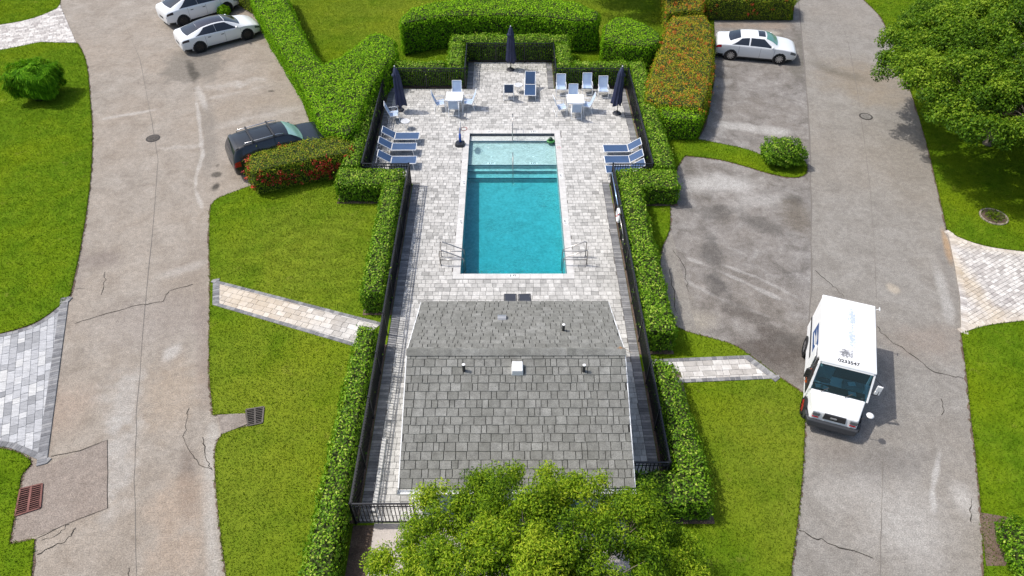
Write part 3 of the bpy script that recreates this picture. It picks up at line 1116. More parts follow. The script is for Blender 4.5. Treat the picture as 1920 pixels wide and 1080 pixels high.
M['water'] = water_mat()
pool = thing('swimming_pool', 'rectangular swimming pool with turquoise water and a pale shallow ledge', 'swimming pool', ((PX0 + PX1) / 2, (PY0 + PY1) / 2, 0))
ox, oy = pool.location.x, pool.location.y
hx, y0l, y1l = (PX1 - PX0) / 2, PY0 - oy, PY1 - oy
YS = [P(960, a, b).y - oy for a, b in ((264.5, -0.10), (309.5, -0.22), (321.5, -0.42), (334, -0.56))]   # ends of top step, ledge and the two treads
WZ = -0.07
# floor profile south to north: (y, z)
prof = [(y0l, -1.08), (YS[3] - 0.02, -0.80), (YS[3], -0.56), (YS[2], -0.56), (YS[2], -0.42), (YS[1], -0.42), (YS[1], -0.22), (YS[0], -0.22), (YS[0], -0.10), (y1l, -0.10)]
mb = MB()
for (ya, za), (yb, zb) in zip(prof[:-1], prof[1:]):
    mb.add([(-hx, ya, za), (hx, ya, za), (hx, yb, zb), (-hx, yb, zb)], [(0, 1, 2, 3)], random.random())
for s in (-1, 1):
    for (ya, za), (yb, zb) in zip(prof[:-1], prof[1:]):
        if yb - ya > 1e-4:
            q = [(s * hx, ya, za), (s * hx, yb, zb), (s * hx, yb, DZ - 0.03), (s * hx, ya, DZ - 0.03)]
            mb.add(q, [(0, 1, 2, 3) if s < 0 else (3, 2, 1, 0)])
mb.add([(-hx, y0l, -1.08), (hx, y0l, -1.08), (hx, y0l, DZ - 0.03), (-hx, y0l, DZ - 0.03)], [(3, 2, 1, 0)])
mb.add([(-hx, y1l, -0.1), (hx, y1l, -0.1), (hx, y1l, DZ - 0.03), (-hx, y1l, DZ - 0.03)], [(0, 1, 2, 3)])
mb.build('basin', M['plaster'], pool)
# waterline tile band
for q in ((-hx, -hx + 0.006, y0l, y1l), (hx - 0.006, hx, y0l, y1l), (-hx, hx, y1l - 0.006, y1l), (-hx, hx, y0l, y0l + 0.006)):
    MB().box(q[0], q[1], q[2], q[3], -0.115, DZ - 0.028, random.random()).build('waterline_tile', M['tile'], pool)
for k, zz in ((1, -0.22), (2, -0.42), (3, -0.56)):
    MB().box(-hx + 0.005, hx - 0.005, YS[k] - 0.012, YS[k] + 0.018, zz - 0.03, zz + 0.005, 0.4).build('step_nosing', M['nosing'], pool)
MB().box(-hx + 0.01, hx - 0.01, YS[0] - 0.018, YS[0] + 0.02, -0.135, -0.095, 0.9).build('step_nosing', M['nosing'], pool)
e = 0.010
wp = [(y0l + e, -1.08 + e), (YS[3] - 0.04, -0.79), (YS[3] - 0.04, -0.545), (YS[2] - 0.04, -0.545), (YS[2] - 0.04, -0.405), (YS[1] - 0.04, -0.405), (YS[1] - 0.04, -0.205), (YS[0] - 0.035, -0.205), (YS[0] - 0.035, -0.085), (y1l - e, -0.085), (y1l - e, WZ), (y0l + e, WZ)]
nwp = len(wp)
mb = MB()
mb.add([(-hx + e, a, b) for a, b in wp] + [(hx - e, a, b) for a, b in wp], [tuple(range(nwp)), tuple(range(2 * nwp - 1, nwp - 1, -1))] + [(i, nwp + i, nwp + (i + 1) % nwp, (i + 1) % nwp)[::-1] for i in range(nwp)])
wobj = mb.build('water', M['water'], pool)
import bmesh
bm = bmesh.new(); bm.from_mesh(wobj.data); bmesh.ops.recalc_face_normals(bm, faces=bm.faces); bm.to_mesh(wobj.data); bm.free()
cp = []
for sx in (-1, 1):
    cp += border([(sx * hx, y0l), (sx * hx, y1l)], CW, 0.46, -sx, 0.006)
cp += border([(-hx - CW, y1l), (hx + CW, y1l)], CW, 0.46, 1, 0.006) + border([(-hx - CW, y0l), (hx + CW, y0l)], CW, 0.46, -1, 0.006)
for poly, t in cp:
    MB().prism(poly, 0.0, DZ + 0.004, t).build('coping_stone', M['coping'], pool)


def marker(text, x, y, z, rz, n=3, size=0.15):
    """white depth tile with dark lettering"""
    t = MB().box(-size * n * 0.36, size * n * 0.36, -size * 0.55, size * 0.55, 0, 0.003).build('depth_marker', M['white'], pool)
    t.location = (x, y, z)
    t.rotation_euler = (0, 0, rz)
    text_mesh('lettering', text, size, M['ink'], t, Matrix.Translation((0, 0, 0.0045)))


zc = DZ + 0.0055
marker('5 FT', 0.0 - 0.02, y0l - 0.13, zc, 0, 4)
marker('5 FT', -hx - 0.14, P(960, 418).y - oy, zc, -math.pi / 2, 4)
marker('5 FT', hx + 0.14, P(960, 418).y - oy, zc, math.pi / 2, 4)
marker('3 FT', hx + 0.14, P(960, 332).y - oy, zc, math.pi / 2, 4)
marker('3 FT', -hx - 0.14, P(960, 345).y - oy, zc, -math.pi / 2, 4)
for sx in (-1, 1):
    marker('3 FT', sx * 1.1, y1l + 0.15, zc, 0, 4)
    marker('3 FT', sx * 1.05 + 0.0, YS[1] + 0.14, -0.218, 0, 4, 0.14)
nd = MB().lathe([(0.12, 0), (0.12, 0.003)], 18, (hx + 0.15, P(960, 279).y - oy, zc)).build('no_diving_tile', M['white'], pool)
MB().tube([(hx + 0.15 + 0.09 * math.cos(a), P(960, 279).y - oy + 0.09 * math.sin(a), zc + 0.004) for a in np.linspace(0, 2 * math.pi, 16, endpoint=False)], 0.012, 4, closed=True).build('ring', M['red_ink'], nd)
MB().box(hx + 0.09, hx + 0.21, P(960, 279).y - oy - 0.02, P(960, 279).y - oy + 0.02, zc + 0.003, zc + 0.008).build('symbol', M['ink'], nd)
for sx in (-1, 1):
    MB().lathe([(0.05, 0), (0.05, 0.006)], 12, (sx * 1.05, P(960, 287).y - oy, -0.219)).build('floor_inlet', M['white'], pool)

M['steel'] = plain('brushed_steel', (0.42, 0.40, 0.38), 0.3, 1.0)


def side_rail(x_edge, s, y, label):
    """grab rail from the deck over the coping into the water"""
    t = thing('pool_handrail', label, 'handrail', (x_edge - s * 0.9, y, DZ), 0)
    MB().tube([(0, 0, 0), (0, 0, 0.74), (s * 0.03, 0, 0.80), (s * 0.08, 0, 0.82), (s * 0.9, 0, 0.42), (s * 0.97, 0, 0.36), (s * 0.98, 0, 0.2), (s * 0.98, 0, -0.85)], 0.022, 8).build('rail', M['steel'], t, True)
    MB().tube([(0, 0, 0.3), (s * 0.98, 0, 0.3)], 0.018, 8).build('lower_bar', M['steel'], t, True)
    MB().lathe([(0.05, 0), (0.05, 0.015), (0.03, 0.03)], 12).build('flange', M['steel'], t, True)


for (sx, xe, side) in ((1, PX0, 'western'), (-1, PX1, 'eastern')):
    for py, which in ((483, 'farther of the two'), (499, 'nearer of the two')):
        side_rail(xe + sx * 0.06, sx, P(960, py).y, f"bent steel pool handrail on the {'shaded' if sx > 0 else 'sunny'} long side, {which}")


def step_rail(y_far, y_near, z_far, z_near, label):
    t = thing('pool_handrail', label, 'handrail', (P(961, 260).x, y_far, z_far), 0)
    dy, dz = y_near - y_far, z_near - z_far
    MB().tube([(0, 0, 0), (0, 0, 0.85), (0, -0.05, 0.9), (0, dy * 0.6, 0.9), (0, dy, 0.55 + dz), (0, dy, dz)], 0.022, 8).build('rail', M['steel'], t, True)
    MB().lathe([(0.05, 0), (0.05, 0.015), (0.03, 0.03)], 12).build('flange', M['steel'], t, True)
    MB().tube([(0, 0, 0.35), (0, dy, 0.35 + dz * 0.8)], 0.016, 8).build('lower_bar', M['steel'], t, True)


step_rail(P(961, 243).y, P(961, 260).y, DZ, -0.10, 'steel handrail standing on the deck at the shallow end step')
step_rail(P(967, 306).y, P(967, 327).y, -0.25, -0.56, 'steel handrail rising from the underwater steps between ledge and deep end')

# fence --------------------------------------------------------------
M['black'] = plain('black_fence_paint', (0.012, 0.013, 0.016), 0.4)
FH = 1.2
_pick = MB().box(-0.012, 0.012, -0.012, 0.012, 0.10, FH - 0.03)
pick_me = None
post_me = None


def fence(p0, p1, label, end_post=True):
    global pick_me, post_me
    a, b = Vector(p0), Vector(p1)
    L = (b - a).length
    t = thing('pool_fence', label, 'fence', (a.x, a.y, DZ), math.atan2((b - a).y, (b - a).x), 'black fence runs round the pool yard')
    MB().box(0, L, -0.022, 0.022, FH - 0.035, FH).build('top_rail', M['black'], t)
    MB().box(0, L, -0.014, 0.014, FH - 0.19, FH - 0.16).build('middle_rail', M['black'], t)
    MB().box(0, L, -0.014, 0.014, 0.09, 0.125).build('bottom_rail', M['black'], t)
    n = max(1, round(L / 1.85))
    for k in range(n + (1 if end_post else 0)):
        if post_me is None:
            o = MB().box(-0.032, 0.032, -0.032, 0.032, 0, FH + 0.03).build('post', M['black'], t)
            post_me = o.data
        else:
            o = link(bpy.data.objects.new('post', post_me), t)
        o.location = (L * k / n, 0, 0)
    m = int(L / 0.112)
    for k in range(1, m):
        if pick_me is None:
            o = _pick.build('picket', M['black'], t)
            pick_me = o.data
        else:
            o = link(bpy.data.objects.new('picket', pick_me), t)
        o.location = (L * k / m, 0, 0)


FP = dict(A=(-2.36, 39.16), B=(2.71, 39.16), C=(-2.36, 36.09), D=(2.71, 36.09), E=(-6.72, 36.09), F=(6.73, 36.09), G=(-6.72, 26.93), H=(-4.54, 26.93), I=(6.73, 26.90), J=(4.88, 26.90), K=(-4.54, 9.95), L=(-2.72, 9.95), M=(4.90, 11.27), N=(3.50, 11.27))
for a, b, lab in (('A', 'B', 'black metal fence across the back of the alcove, behind the middle parasol'),
                  ('C', 'A', 'short black fence along the alcove side nearest the slatted white table'),
                  ('D', 'B', 'short black fence along the alcove side nearest the row of three chairs'),
                  ('E', 'C', 'black fence with hedge behind, back of the slatted table'),
                  ('D', 'F', 'black fence with hedge behind, back of the row of three chairs'),
                  ('G', 'E', 'black fence behind the three loungers whose backs are on the road side'),
                  ('I', 'F', 'black fence behind the loungers partly hidden by a hedge block'),
                  ('G', 'H', 'short black fence return in front of the fully visible lounger trio'),
                  ('J', 'I', 'short black fence return in front of the half hidden lounger'),
                  ('K', 'H', 'long black fence beside the tan paved garden path'),
                  ('M', 'J', 'long black fence with life ring and pole, mail truck side'),
                  ('K', 'L', 'short black front fence with daylight pickets beside the pool house corner'),
                  ('N', 'M', 'short black front fence in the shade of the pool house')):
    fence(FP[a], FP[b], lab)

# pool house ----------------------------------------------------------
EZ, RZ, RY = 2.60, 4.0, 13.32
M['stucco'] = tinted('pale_stucco', [(0, (0.55, 0.60, 0.60)), (1, (0.6, 0.64, 0.64))], 0.85, 3, 0.15)
M['trim'] = plain('white_trim', (0.74, 0.75, 0.75), 0.4)
M['decking'] = plain('roof_felt', (0.035, 0.033, 0.03), 0.95, spec=0.1)


def roof_grime(h, c):
    st = h.noise(1.6, 6, 0.7, vec=h.mapped((1, 0.45, 1)))
    c = h.mix(h.ramp(st, [(0.36, 0.4), (0.50, 0.0)]), c, (0.14, 0.137, 0.12))
    sp = h.noise(26, 3, 0.7)
    return h.mix(h.ramp(sp, [(0.30, 0.75), (0.40, 0.0)]), c, (0.06, 0.06, 0.05))


M['shingle'] = tinted('grey_shingles', [(0, (0.160, 0.159, 0.142)), (0.5, (0.190, 0.188, 0.170)), (1, (0.228, 0.226, 0.207))], 0.92, 5, 0.4, 45, 0.5, 0.006, overlay=roof_grime)
house = thing('pool_house', 'pool house with weathered grey shingle gable roof', 'building', ((BX0 + BX1) / 2, RY, 0))
hxw = (BX1 - BX0) / 2
yS, yN = BY0 - RY, BY1 - RY
wx, ws, wn = hxw - 0.4, yS + 0.55, yN - 0.45
mb = MB()
mb.box(-wx, wx, ws, wn, 0.0, EZ - 0.02)
wall = mb.build('wall', M['stucco'], house)
gb = MB()
for s in (-1, 1):
    zt = RZ - 0.30
    gb.add([(s * wx, ws, EZ - 0.02), (s * wx, wn, EZ - 0.02), (s * wx, 0, zt)], [(0, 1, 2) if s > 0 else (2, 1, 0)])
gb.build('gable', M['stucco'], house)
for (x0, x1) in ((-wx + 0.45, -wx + 1.4), (1.2, 2.1)):
    d = MB().box(x0, x1, ws - 0.03, ws - 0.002, 0.05, 2.1).build('door', plain('door_paint', (0.16, 0.25, 0.30), 0.5), house)
    MB().lathe([(0.03, 0), (0.03, 0.06)], 8, (x1 - 0.1, ws - 0.09, 1.05), 'y').build('handle', M['steel'], d)
roof = MB().hexa([(-hxw, yS, EZ - 0.06), (hxw, yS, EZ - 0.06), (hxw, 0, RZ - 0.06), (-hxw, 0, RZ - 0.06), (-hxw, yS, EZ), (hxw, yS, EZ), (hxw, 0, RZ), (-hxw, 0, RZ)]).hexa(
    [(-hxw, 0, RZ - 0.06), (hxw, 0, RZ - 0.06), (hxw, yN, EZ - 0.06), (-hxw, yN, EZ - 0.06), (-hxw, 0, RZ), (hxw, 0, RZ), (hxw, yN, EZ), (-hxw, yN, EZ)]).build('roof', M['decking'], house)
for s in (-1, 1):
    for yy in (yS, yN):
        MB().hexa([(s * hxw, yy, EZ - 0.2), (s * (hxw + 0.03), yy, EZ - 0.2), (s * (hxw + 0.03), 0, RZ - 0.2), (s * hxw, 0, RZ - 0.2), (s * hxw, yy, EZ + 0.01), (s * (hxw + 0.03), yy, EZ + 0.01), (s * (hxw + 0.03), 0, RZ + 0.01), (s * hxw, 0, RZ + 0.01)]).build('barge_board', M['trim'], house)


def shingle_rows(ye, sgn, nrows):
    """slabs from eave (ye) to ridge; sgn is the direction from ridge to eave"""
    out = []
    run, rise = abs(ye), RZ - EZ
    for i in range(nrows):
        f0, f1 = i / nrows, (i + 1.15) / nrows
        f1 = min(f1, 1.0)
        ya, yb = ye * (1 - f0), ye * (1 - f1)
        za, zb = EZ + rise * f0, EZ + rise * f1
        if i == 0:
            ya += sgn * 0.03
        u = -hxw - random.uniform(0, 0.3)
        while u < hxw:
            w = random.choice([0.33, 0.33, 0.33, 0.31, 0.15, 0.18, 0.3])
            x0, x1 = max(u, -hxw - 0.015) + 0.010, min(u + w, hxw + 0.015) - 0.010
            if x1 - x0 > 0.05:
                j = random.uniform(-0.008, 0.008)
                k = random.uniform(0.030, 0.042)
                dy = sgn * j
                c = [(x0, ya + dy, za + 0.003), (x1, ya + dy, za + 0.003), (x1, yb, zb + 0.002), (x0, yb, zb + 0.002),
                     (x0, ya + dy, za + k), (x1, ya + dy + random.uniform(-.004, .004), za + k + random.uniform(-0.003, 0.004)), (x1, yb, zb + 0.012), (x0, yb, zb + 0.012)]
                if sgn > 0:
                    c = [c[1], c[0], c[3], c[2], c[5], c[4], c[7], c[6]]
                out.append((c, min(1, max(0, random.gauss(0.5, 0.24)))))
            u += w
    return out


rows_s, rows_n = shingle_rows(yS, -1, 16), shingle_rows(yN, 1, 15)
keep = [r for r in rows_s]
keep.sort(key=lambda r: r[0][0][1])
near, rest = keep[:300], keep[300:] + rows_n
for c, t in near:
    MB().hexa(c, t).build('shingle', M['shingle'], roof)
mb = MB()
for c, t in rest:
    mb.hexa(c, t)
mb.build('shingle_field', M['shingle'], roof)['kind'] = 'stuff'
u = -hxw - 0.02
while u < hxw:
    w = random.uniform(0.22, 0.34)
    x1 = min(u + w, hxw + 0.02)
    d, q = 0.16, random.uniform(0.075, 0.10)
    mb = MB()
    mb.add([(u, -d, RZ - d * 0.385 + 0.062), (x1 + 0.02, -d, RZ - d * 0.385 + 0.055), (x1 + 0.02, 0, RZ + q), (u, 0, RZ + q + 0.006), (u, d, RZ - d * 0.41 + 0.034), (x1 + 0.02, d, RZ - d * 0.41 + 0.03)], [(0, 1, 2, 3), (3, 2, 5, 4)], random.random())
    mb.build('ridge_cap', M['shingle'], roof)
    u += w


def slope_z(y):
    return EZ + (RZ - EZ) * (1 - abs(y) / (abs(yS) if y < 0 else yN))


def on_roof(px, py):
    z = 3.3
    for _ in range(8):
        p = P(px, py, z)
        z = slope_z(p.y - RY)
    return p.x - house.location.x, p.y - RY, z


M['vent_grey'] = plain('vent_metal', (0.36, 0.37, 0.38), 0.45, 0.6)
M['pipe'] = plain('vent_pipe_dark', (0.03, 0.03, 0.03), 0.6)
for q in ((870, 696), (1094, 697), (1056, 621)):
    x, y, z = on_roof(*q)
    v = MB().lathe([(0.045, -0.05), (0.045, 0.30)], 12, (x, y, z)).build('vent_pipe', M['pipe'], roof, False)
    MB().lathe([(0.047, 0.30), (0.047, 0.31), (0.03, 0.315)], 12, (x, y, z)).build('cap', M['white'], v)
x, y, z = on_roof(970, 698)
v = MB().hexa([(x - 0.17, y - 0.10, z - 0.03), (x + 0.17, y - 0.10, z - 0.03), (x + 0.17, y + 0.2, z + 0.08), (x - 0.17, y + 0.2, z + 0.08), (x - 0.155, y - 0.08, z + 0.16), (x + 0.155, y - 0.08, z + 0.16), (x + 0.155, y + 0.2, z + 0.26), (x - 0.155, y + 0.2, z + 0.26)]).build('roof_vent', M['white'], roof, bevel=0.015)
x, y, z = on_roof(941, 598)
v = MB()
prof2 = [(0.16 * math.cos(a), 0.16 * math.sin(a)) for a in np.linspace(0.2, math.pi - 0.1, 9)]
pts = [(x - 0.14, y + b[0], z - 0.03 + b[1]) for b in prof2] + [(x + 0.14, y + b[0], z - 0.03 + b[1]) for b in prof2]
v.add(pts, [(i, i + 1, i + 10, i + 9) for i in range(8)] + [tuple(range(8, -1, -1)), tuple(range(9, 18))])
v.build('hood_vent', M['vent_grey'], roof)
gut = MB()
gy = yS - 0.06
gut.add([(-hxw - 0.04, gy + 0.02, EZ - 0.02), (-hxw - 0.04, gy + 0.02, EZ - 0.13), (-hxw - 0.04, gy - 0.09, EZ - 0.13), (-hxw - 0.04, gy - 0.11, EZ - 0.015),
         (hxw + 0.04, gy + 0.02, EZ - 0.02), (hxw + 0.04, gy + 0.02, EZ - 0.13), (hxw + 0.04, gy - 0.09, EZ - 0.13), (hxw + 0.04, gy - 0.11, EZ - 0.015)],
        [(0, 1, 5, 4), (1, 2, 6, 5), (2, 3, 7, 6), (3, 2, 1, 0), (4, 5, 6, 7)])
g = gut.build('gutter', M['trim'], house)
MB().tube([(hxw - 0.05, gy - 0.03, EZ - 0.12), (hxw - 0.05, gy - 0.03, EZ - 0.3), (hxw - 0.42, ws - 0.06, EZ - 0.6), (hxw - 0.42, ws - 0.06, 0.1)], 0.04, 8).build('downpipe', M['trim'], g)
# concrete pad and low kerb by the front corner
cpad = sheet('concrete_pad', [(-4.0, 4.2), (3.5, 4.2), (3.5, 9.96), (-4.0, 9.96)], 0.048, M['concrete'], thick=0.06)
ck = MB().box(-4.12, -3.99, 10.3, 12.9, DZ, DZ + 0.09, 0.3).build('kerb', M['coping'])
tag(ck, 'low pale concrete kerb inside the long fence by the pool house', 'kerb')
sheet('planting_bed', [(-4.62, 5.0), (-4.0, 5.0), (-4.0, 9.9), (-4.62, 9.9)], 0.044, M['soil'], thick=0.05)

# ------------------------------------------------------------------ hedges, shrubs, trees
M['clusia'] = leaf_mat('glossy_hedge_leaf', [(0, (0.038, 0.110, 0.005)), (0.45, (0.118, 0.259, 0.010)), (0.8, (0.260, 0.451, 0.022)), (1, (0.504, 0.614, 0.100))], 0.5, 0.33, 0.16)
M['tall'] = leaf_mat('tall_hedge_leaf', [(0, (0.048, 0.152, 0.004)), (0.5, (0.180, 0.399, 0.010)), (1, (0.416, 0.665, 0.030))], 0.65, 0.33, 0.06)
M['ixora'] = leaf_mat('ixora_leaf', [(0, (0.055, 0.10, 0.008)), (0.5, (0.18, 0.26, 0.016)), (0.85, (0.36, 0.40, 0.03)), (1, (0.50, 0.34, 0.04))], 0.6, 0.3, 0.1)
M['bronze'] = leaf_mat('bronze_tipped_leaf', [(0, (0.08, 0.15, 0.008)), (0.45, (0.24, 0.33, 0.016)), (0.8, (0.44, 0.40, 0.03)), (1, (0.62, 0.27, 0.04))], 0.6, 0.3, 0.08)
M['needle'] = leaf_mat('feathery_leaf', [(0, (0.027, 0.114, 0.004)), (0.6, (0.117, 0.314, 0.008)), (1, (0.252, 0.494, 0.020))], 0.7, 0.33, 0.05)
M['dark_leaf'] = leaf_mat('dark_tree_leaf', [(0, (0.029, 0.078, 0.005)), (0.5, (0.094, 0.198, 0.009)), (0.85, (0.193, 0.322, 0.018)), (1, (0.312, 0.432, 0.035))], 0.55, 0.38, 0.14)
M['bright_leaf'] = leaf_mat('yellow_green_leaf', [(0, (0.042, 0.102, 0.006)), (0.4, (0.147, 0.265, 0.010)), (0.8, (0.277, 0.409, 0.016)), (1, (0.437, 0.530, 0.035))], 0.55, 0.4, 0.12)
M['petal_red'] = leaf_mat('red_petal', [(0, (0.42, 0.012, 0.012)), (0.7, (0.62, 0.03, 0.025)), (1, (0.75, 0.16, 0.10))], 0.5, 0.2, 0.3)
M['petal_orange'] = leaf_mat('orange_petal', [(0, (0.45, 0.06, 0.012)), (1, (0.66, 0.20, 0.03))], 0.5, 0.2, 0.3)
M['twig'] = plain('dark_core_shade', (0.045, 0.060, 0.018), 0.95, spec=0.1)  # core colour with the shade inside the foliage painted in
M['bark'] = tinted('grey_bark', [(0, (0.13, 0.10, 0.075)), (1, (0.24, 0.20, 0.16))], 0.9, 8, 0.5, 30, 0.6, 0.02)


def hedge(label, poly, h, leaf='clusia', size=0.095, dens=400, z0=Z_LAWN, flowers=None, lump=0.08, name='hedge', round_r=0.28, tips=0.35, cat='hedge', wild=0.0, group=None):
    A = np.array([(p[0], p[1]) for p in poly])
    if np.sum(A[:, 0] * np.roll(A[:, 1], -1) - np.roll(A[:, 0], -1) * A[:, 1]) < 0:
        A = A[::-1]
    poly = [tuple(a) for a in A]
    c = A.mean(0)
    t = thing(name, label, cat, (c[0], c[1], z0), 0, group)
    off = np.array([c[0], c[1], z0])
    seed = c[0] * 0.7 + c[1] * 0.3
    # top
    nt_ = int(poly_area(poly) * dens)
    q = sample_poly(poly, nt_)
    d, inn = edge_dist(q, poly)
    r = round_r
    k = np.clip(1 - d / r, 0, 1)
    z = h - r * (1 - np.sqrt(np.clip(1 - k * k, 0, 1))) + lump * smooth_noise(q, 1.0, seed) + RNG.normal(0, 0.022 + wild, nt_) - RNG.exponential(0.02, nt_)
    pt = np.column_stack([q, z])
    nrm = np.column_stack([-inn * k[:, None], np.sqrt(np.clip(1 - k * k, 0.04, 1))])
    # sides
    ps, ns = [], []
    for i in range(len(A)):
        a, b = A[i], A[(i + 1) % len(A)]
        L = np.linalg.norm(b - a)
        m = int(L * h * dens)
        if m < 1:
            continue
        u = RNG.uniform(0, 1, (m, 1))
        zz = RNG.uniform(0.03, h - r * 0.4, m)
        nn = np.array([b[1] - a[1], -(b[0] - a[0])]) / L
        kk = np.clip((zz - (h - r)) / r, 0, 1)
        inset = r * (1 - np.sqrt(1 - kk * kk)) + np.clip(0.22 - zz, 0, 1) * 0.6
        base = a + u * (b - a)
        wob = lump * smooth_noise(np.column_stack([base[:, 0] + base[:, 1], zz * 2.0]), 1.6, seed)
        xy = base + nn * (wob - inset + RNG.normal(0, 0.03 + wild, m))[:, None]
        ps.append(np.column_stack([xy, zz]))
        ns.append(np.column_stack([np.repeat(nn[None], m, 0) * np.sqrt(1 - kk * kk * 0.8)[:, None], kk * 0.9 + 0.08]))
    pos = np.concatenate([pt] + ps)
    nrm = np.concatenate([nrm] + ns)
    thin = smooth_noise(np.column_stack([pos[:, 0] * 1.7 + pos[:, 2] * 1.3, pos[:, 1] * 1.7 - pos[:, 2]]), 1.5, seed + 5)
    ok = (thin < 0.62) | (RNG.uniform(0, 1, len(pos)) < 0.45)
    pos, nrm = pos[ok], nrm[ok]
    sh = RNG.uniform(0, 1, len(pos)) < 0.07
    pos[sh] += unit(nrm[sh]) * RNG.exponential(0.05, sh.sum())[:, None] + np.array([0, 0, 0.02])
    pos[:, :2] -= c
    n = len(pos)
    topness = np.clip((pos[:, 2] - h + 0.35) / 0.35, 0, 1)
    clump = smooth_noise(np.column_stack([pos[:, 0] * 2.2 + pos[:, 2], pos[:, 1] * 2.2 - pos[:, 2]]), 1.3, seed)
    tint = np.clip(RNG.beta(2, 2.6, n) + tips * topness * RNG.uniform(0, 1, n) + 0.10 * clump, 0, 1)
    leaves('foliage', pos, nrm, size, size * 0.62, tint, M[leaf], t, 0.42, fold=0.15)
    # solid core that blocks the view; interior shade is put into its dark colour
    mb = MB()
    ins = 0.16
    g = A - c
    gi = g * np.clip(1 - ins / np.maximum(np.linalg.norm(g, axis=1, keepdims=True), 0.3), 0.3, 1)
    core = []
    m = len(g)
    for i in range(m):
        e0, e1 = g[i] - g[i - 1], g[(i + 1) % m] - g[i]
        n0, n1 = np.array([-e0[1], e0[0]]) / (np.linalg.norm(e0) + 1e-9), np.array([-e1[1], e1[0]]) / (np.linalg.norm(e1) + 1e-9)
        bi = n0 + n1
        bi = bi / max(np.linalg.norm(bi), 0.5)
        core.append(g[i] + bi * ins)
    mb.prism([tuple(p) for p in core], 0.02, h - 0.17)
    mb.build('shade_core', M['twig'], t)
    if flowers:
        mat, count, zlo, zhi, side = flowers
        fp = []
        pool_ = np.concatenate(ps) if side else pos + np.array([c[0], c[1], 0])
        pool_ = pool_.copy()
        sel = pool_[(pool_[:, 2] > zlo) & (pool_[:, 2] < zhi)]
        if side:
            sel = sel[side(sel)]
        # heads in loose groups
        w = smooth_noise(np.column_stack([sel[:, 0] * 1.1, sel[:, 1] * 1.1 + sel[:, 2]]), 1.0, seed + 3)
        sel = sel[w + RNG.normal(0, 0.35, len(sel)) > 0.1]
        pick = sel[RNG.integers(0, len(sel), count)]
        fl = (pick[:, None, :] + RNG.normal(0, 0.045, (count, 14, 3))).reshape(-1, 3)
        fl[:, :2] -= c
        fn = unit(RNG.normal(0, 0.6, (len(fl), 3)) + np.array([0, -0.5, 0.8]))
        fl += fn * 0.05
        leaves('flowers', fl, fn, 0.055, 0.05, RNG.uniform(0, 1, len(fl)), M[mat], t, 0.4)
    return t


def rect(x0, x1, y0, y1):
    return [(x0, y0), (x1, y0), (x1, y1), (x0, y1)]


IH = 1.28
hedge('glossy green hedge along the fence behind the fully visible lounger trio', rect(-7.65, -6.82, 26.9, 36.95), IH)
hedge('low hedge block at the corner below the fully visible lounger trio', rect(-7.75, -4.75, 25.55, 26.8), 1.15)
hedge('hedge behind the fence and the slatted white table', rect(-6.8, -3.4, 36.2, 37.0), IH)
hedge('short hedge beside the alcove, slatted table side', rect(-3.35, -2.45, 36.2, 39.2), IH + 0.05, wild=0.02)
hedge('hedge closing the back of the alcove behind the middle parasol', rect(-3.3, 3.65, 39.26, 40.15), IH + 0.1, wild=0.02)
hedge('short hedge beside the alcove, three chairs side', rect(2.82, 3.65, 36.2, 39.2), IH + 0.05, wild=0.02)
hedge('hedge behind the fence and the row of three chairs', rect(3.7, 6.8, 36.2, 37.0), IH)
hedge('glossy hedge along the fence beside the orange flowering hedge', rect(6.84, 7.75, 26.8, 36.95), IH)
hedge('hedge block hiding part of the third lounger', rect(5.0, 7.75, 25.35, 26.75), 1.15)
hedge('hedge strip between fence and lawn above the tan garden path', rect(-5.55, -4.68, 18.55, 25.5), IH)
hedge('hedge strip between fence and lawn above the pale garden path', [(5.0, 16.55), (6.05, 16.6), (5.95, 25.4), (5.0, 25.4)], IH)
hedge('long front hedge running past the pool house to the picture edge', [(-5.68, 4.0), (-4.70, 4.0), (-4.70, 16.9), (-5.38, 17.0), (-5.48, 15.0)], IH - 0.08, size=0.09)
hedge('front hedge below the pale garden path and beside the pool house', [(5.05, 15.6), (5.05, 11.15), (3.75, 11.15), (3.75, 9.95), (6.0, 10.0), (6.1, 11.5), (5.75, 15.3)], 1.1, size=0.09, wild=0.02)

for k, q in enumerate((rect(-7.7, -6.66, 26.8, 36.2), rect(-7.8, -4.5, 25.5, 26.95), rect(-6.7, -2.4, 36.05, 37.05), rect(-3.4, -2.32, 36.1, 39.3), rect(-3.35, 3.7, 39.13, 40.2), rect(2.67, 3.7, 36.1, 39.3), rect(2.7, 6.85, 36.05, 37.05),
                       rect(6.68, 7.8, 26.8, 36.2), rect(4.86, 7.8, 25.3, 26.95), rect(-5.6, -4.48, 18.5, 25.6), rect(4.83, 6.1, 16.5, 25.5), rect(-4.9, -4.48, 9.95, 17.0), rect(4.83, 6.2, 9.9, 15.7), rect(3.52, 5.0, 9.9, 11.3))):
    sheet('planting_bed', q, Z_LAWN + 0.006 + 0.0015 * k, M['soil'])
TH = 1.75
tall_px = [(455, -40), (476, 5), (500, 50), (540, 115), (570, 165), (590, 215), (604, 240), (650, 252), (668, 235), (690, 180), (716, 130), (745, 96), (741, 70), (716, 58), (690, 62), (660, 86), (630, 106), (605, 116), (588, 92), (565, 50), (548, 10), (525, -40)]
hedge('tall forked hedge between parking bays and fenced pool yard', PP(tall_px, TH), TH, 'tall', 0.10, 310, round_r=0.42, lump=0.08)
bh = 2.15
hedge('wide curved hedge across the lawn behind the alcove', PP([(750, 42), (780, 36), (840, 27), (930, 25), (1020, 28), (1080, 36), (1122, 34), (1126, 18), (1085, 0), (1000, -8), (900, -10), (810, 0), (765, 14), (748, 28)], bh), bh, 'tall', 0.10, 310, round_r=0.55, lump=0.08)
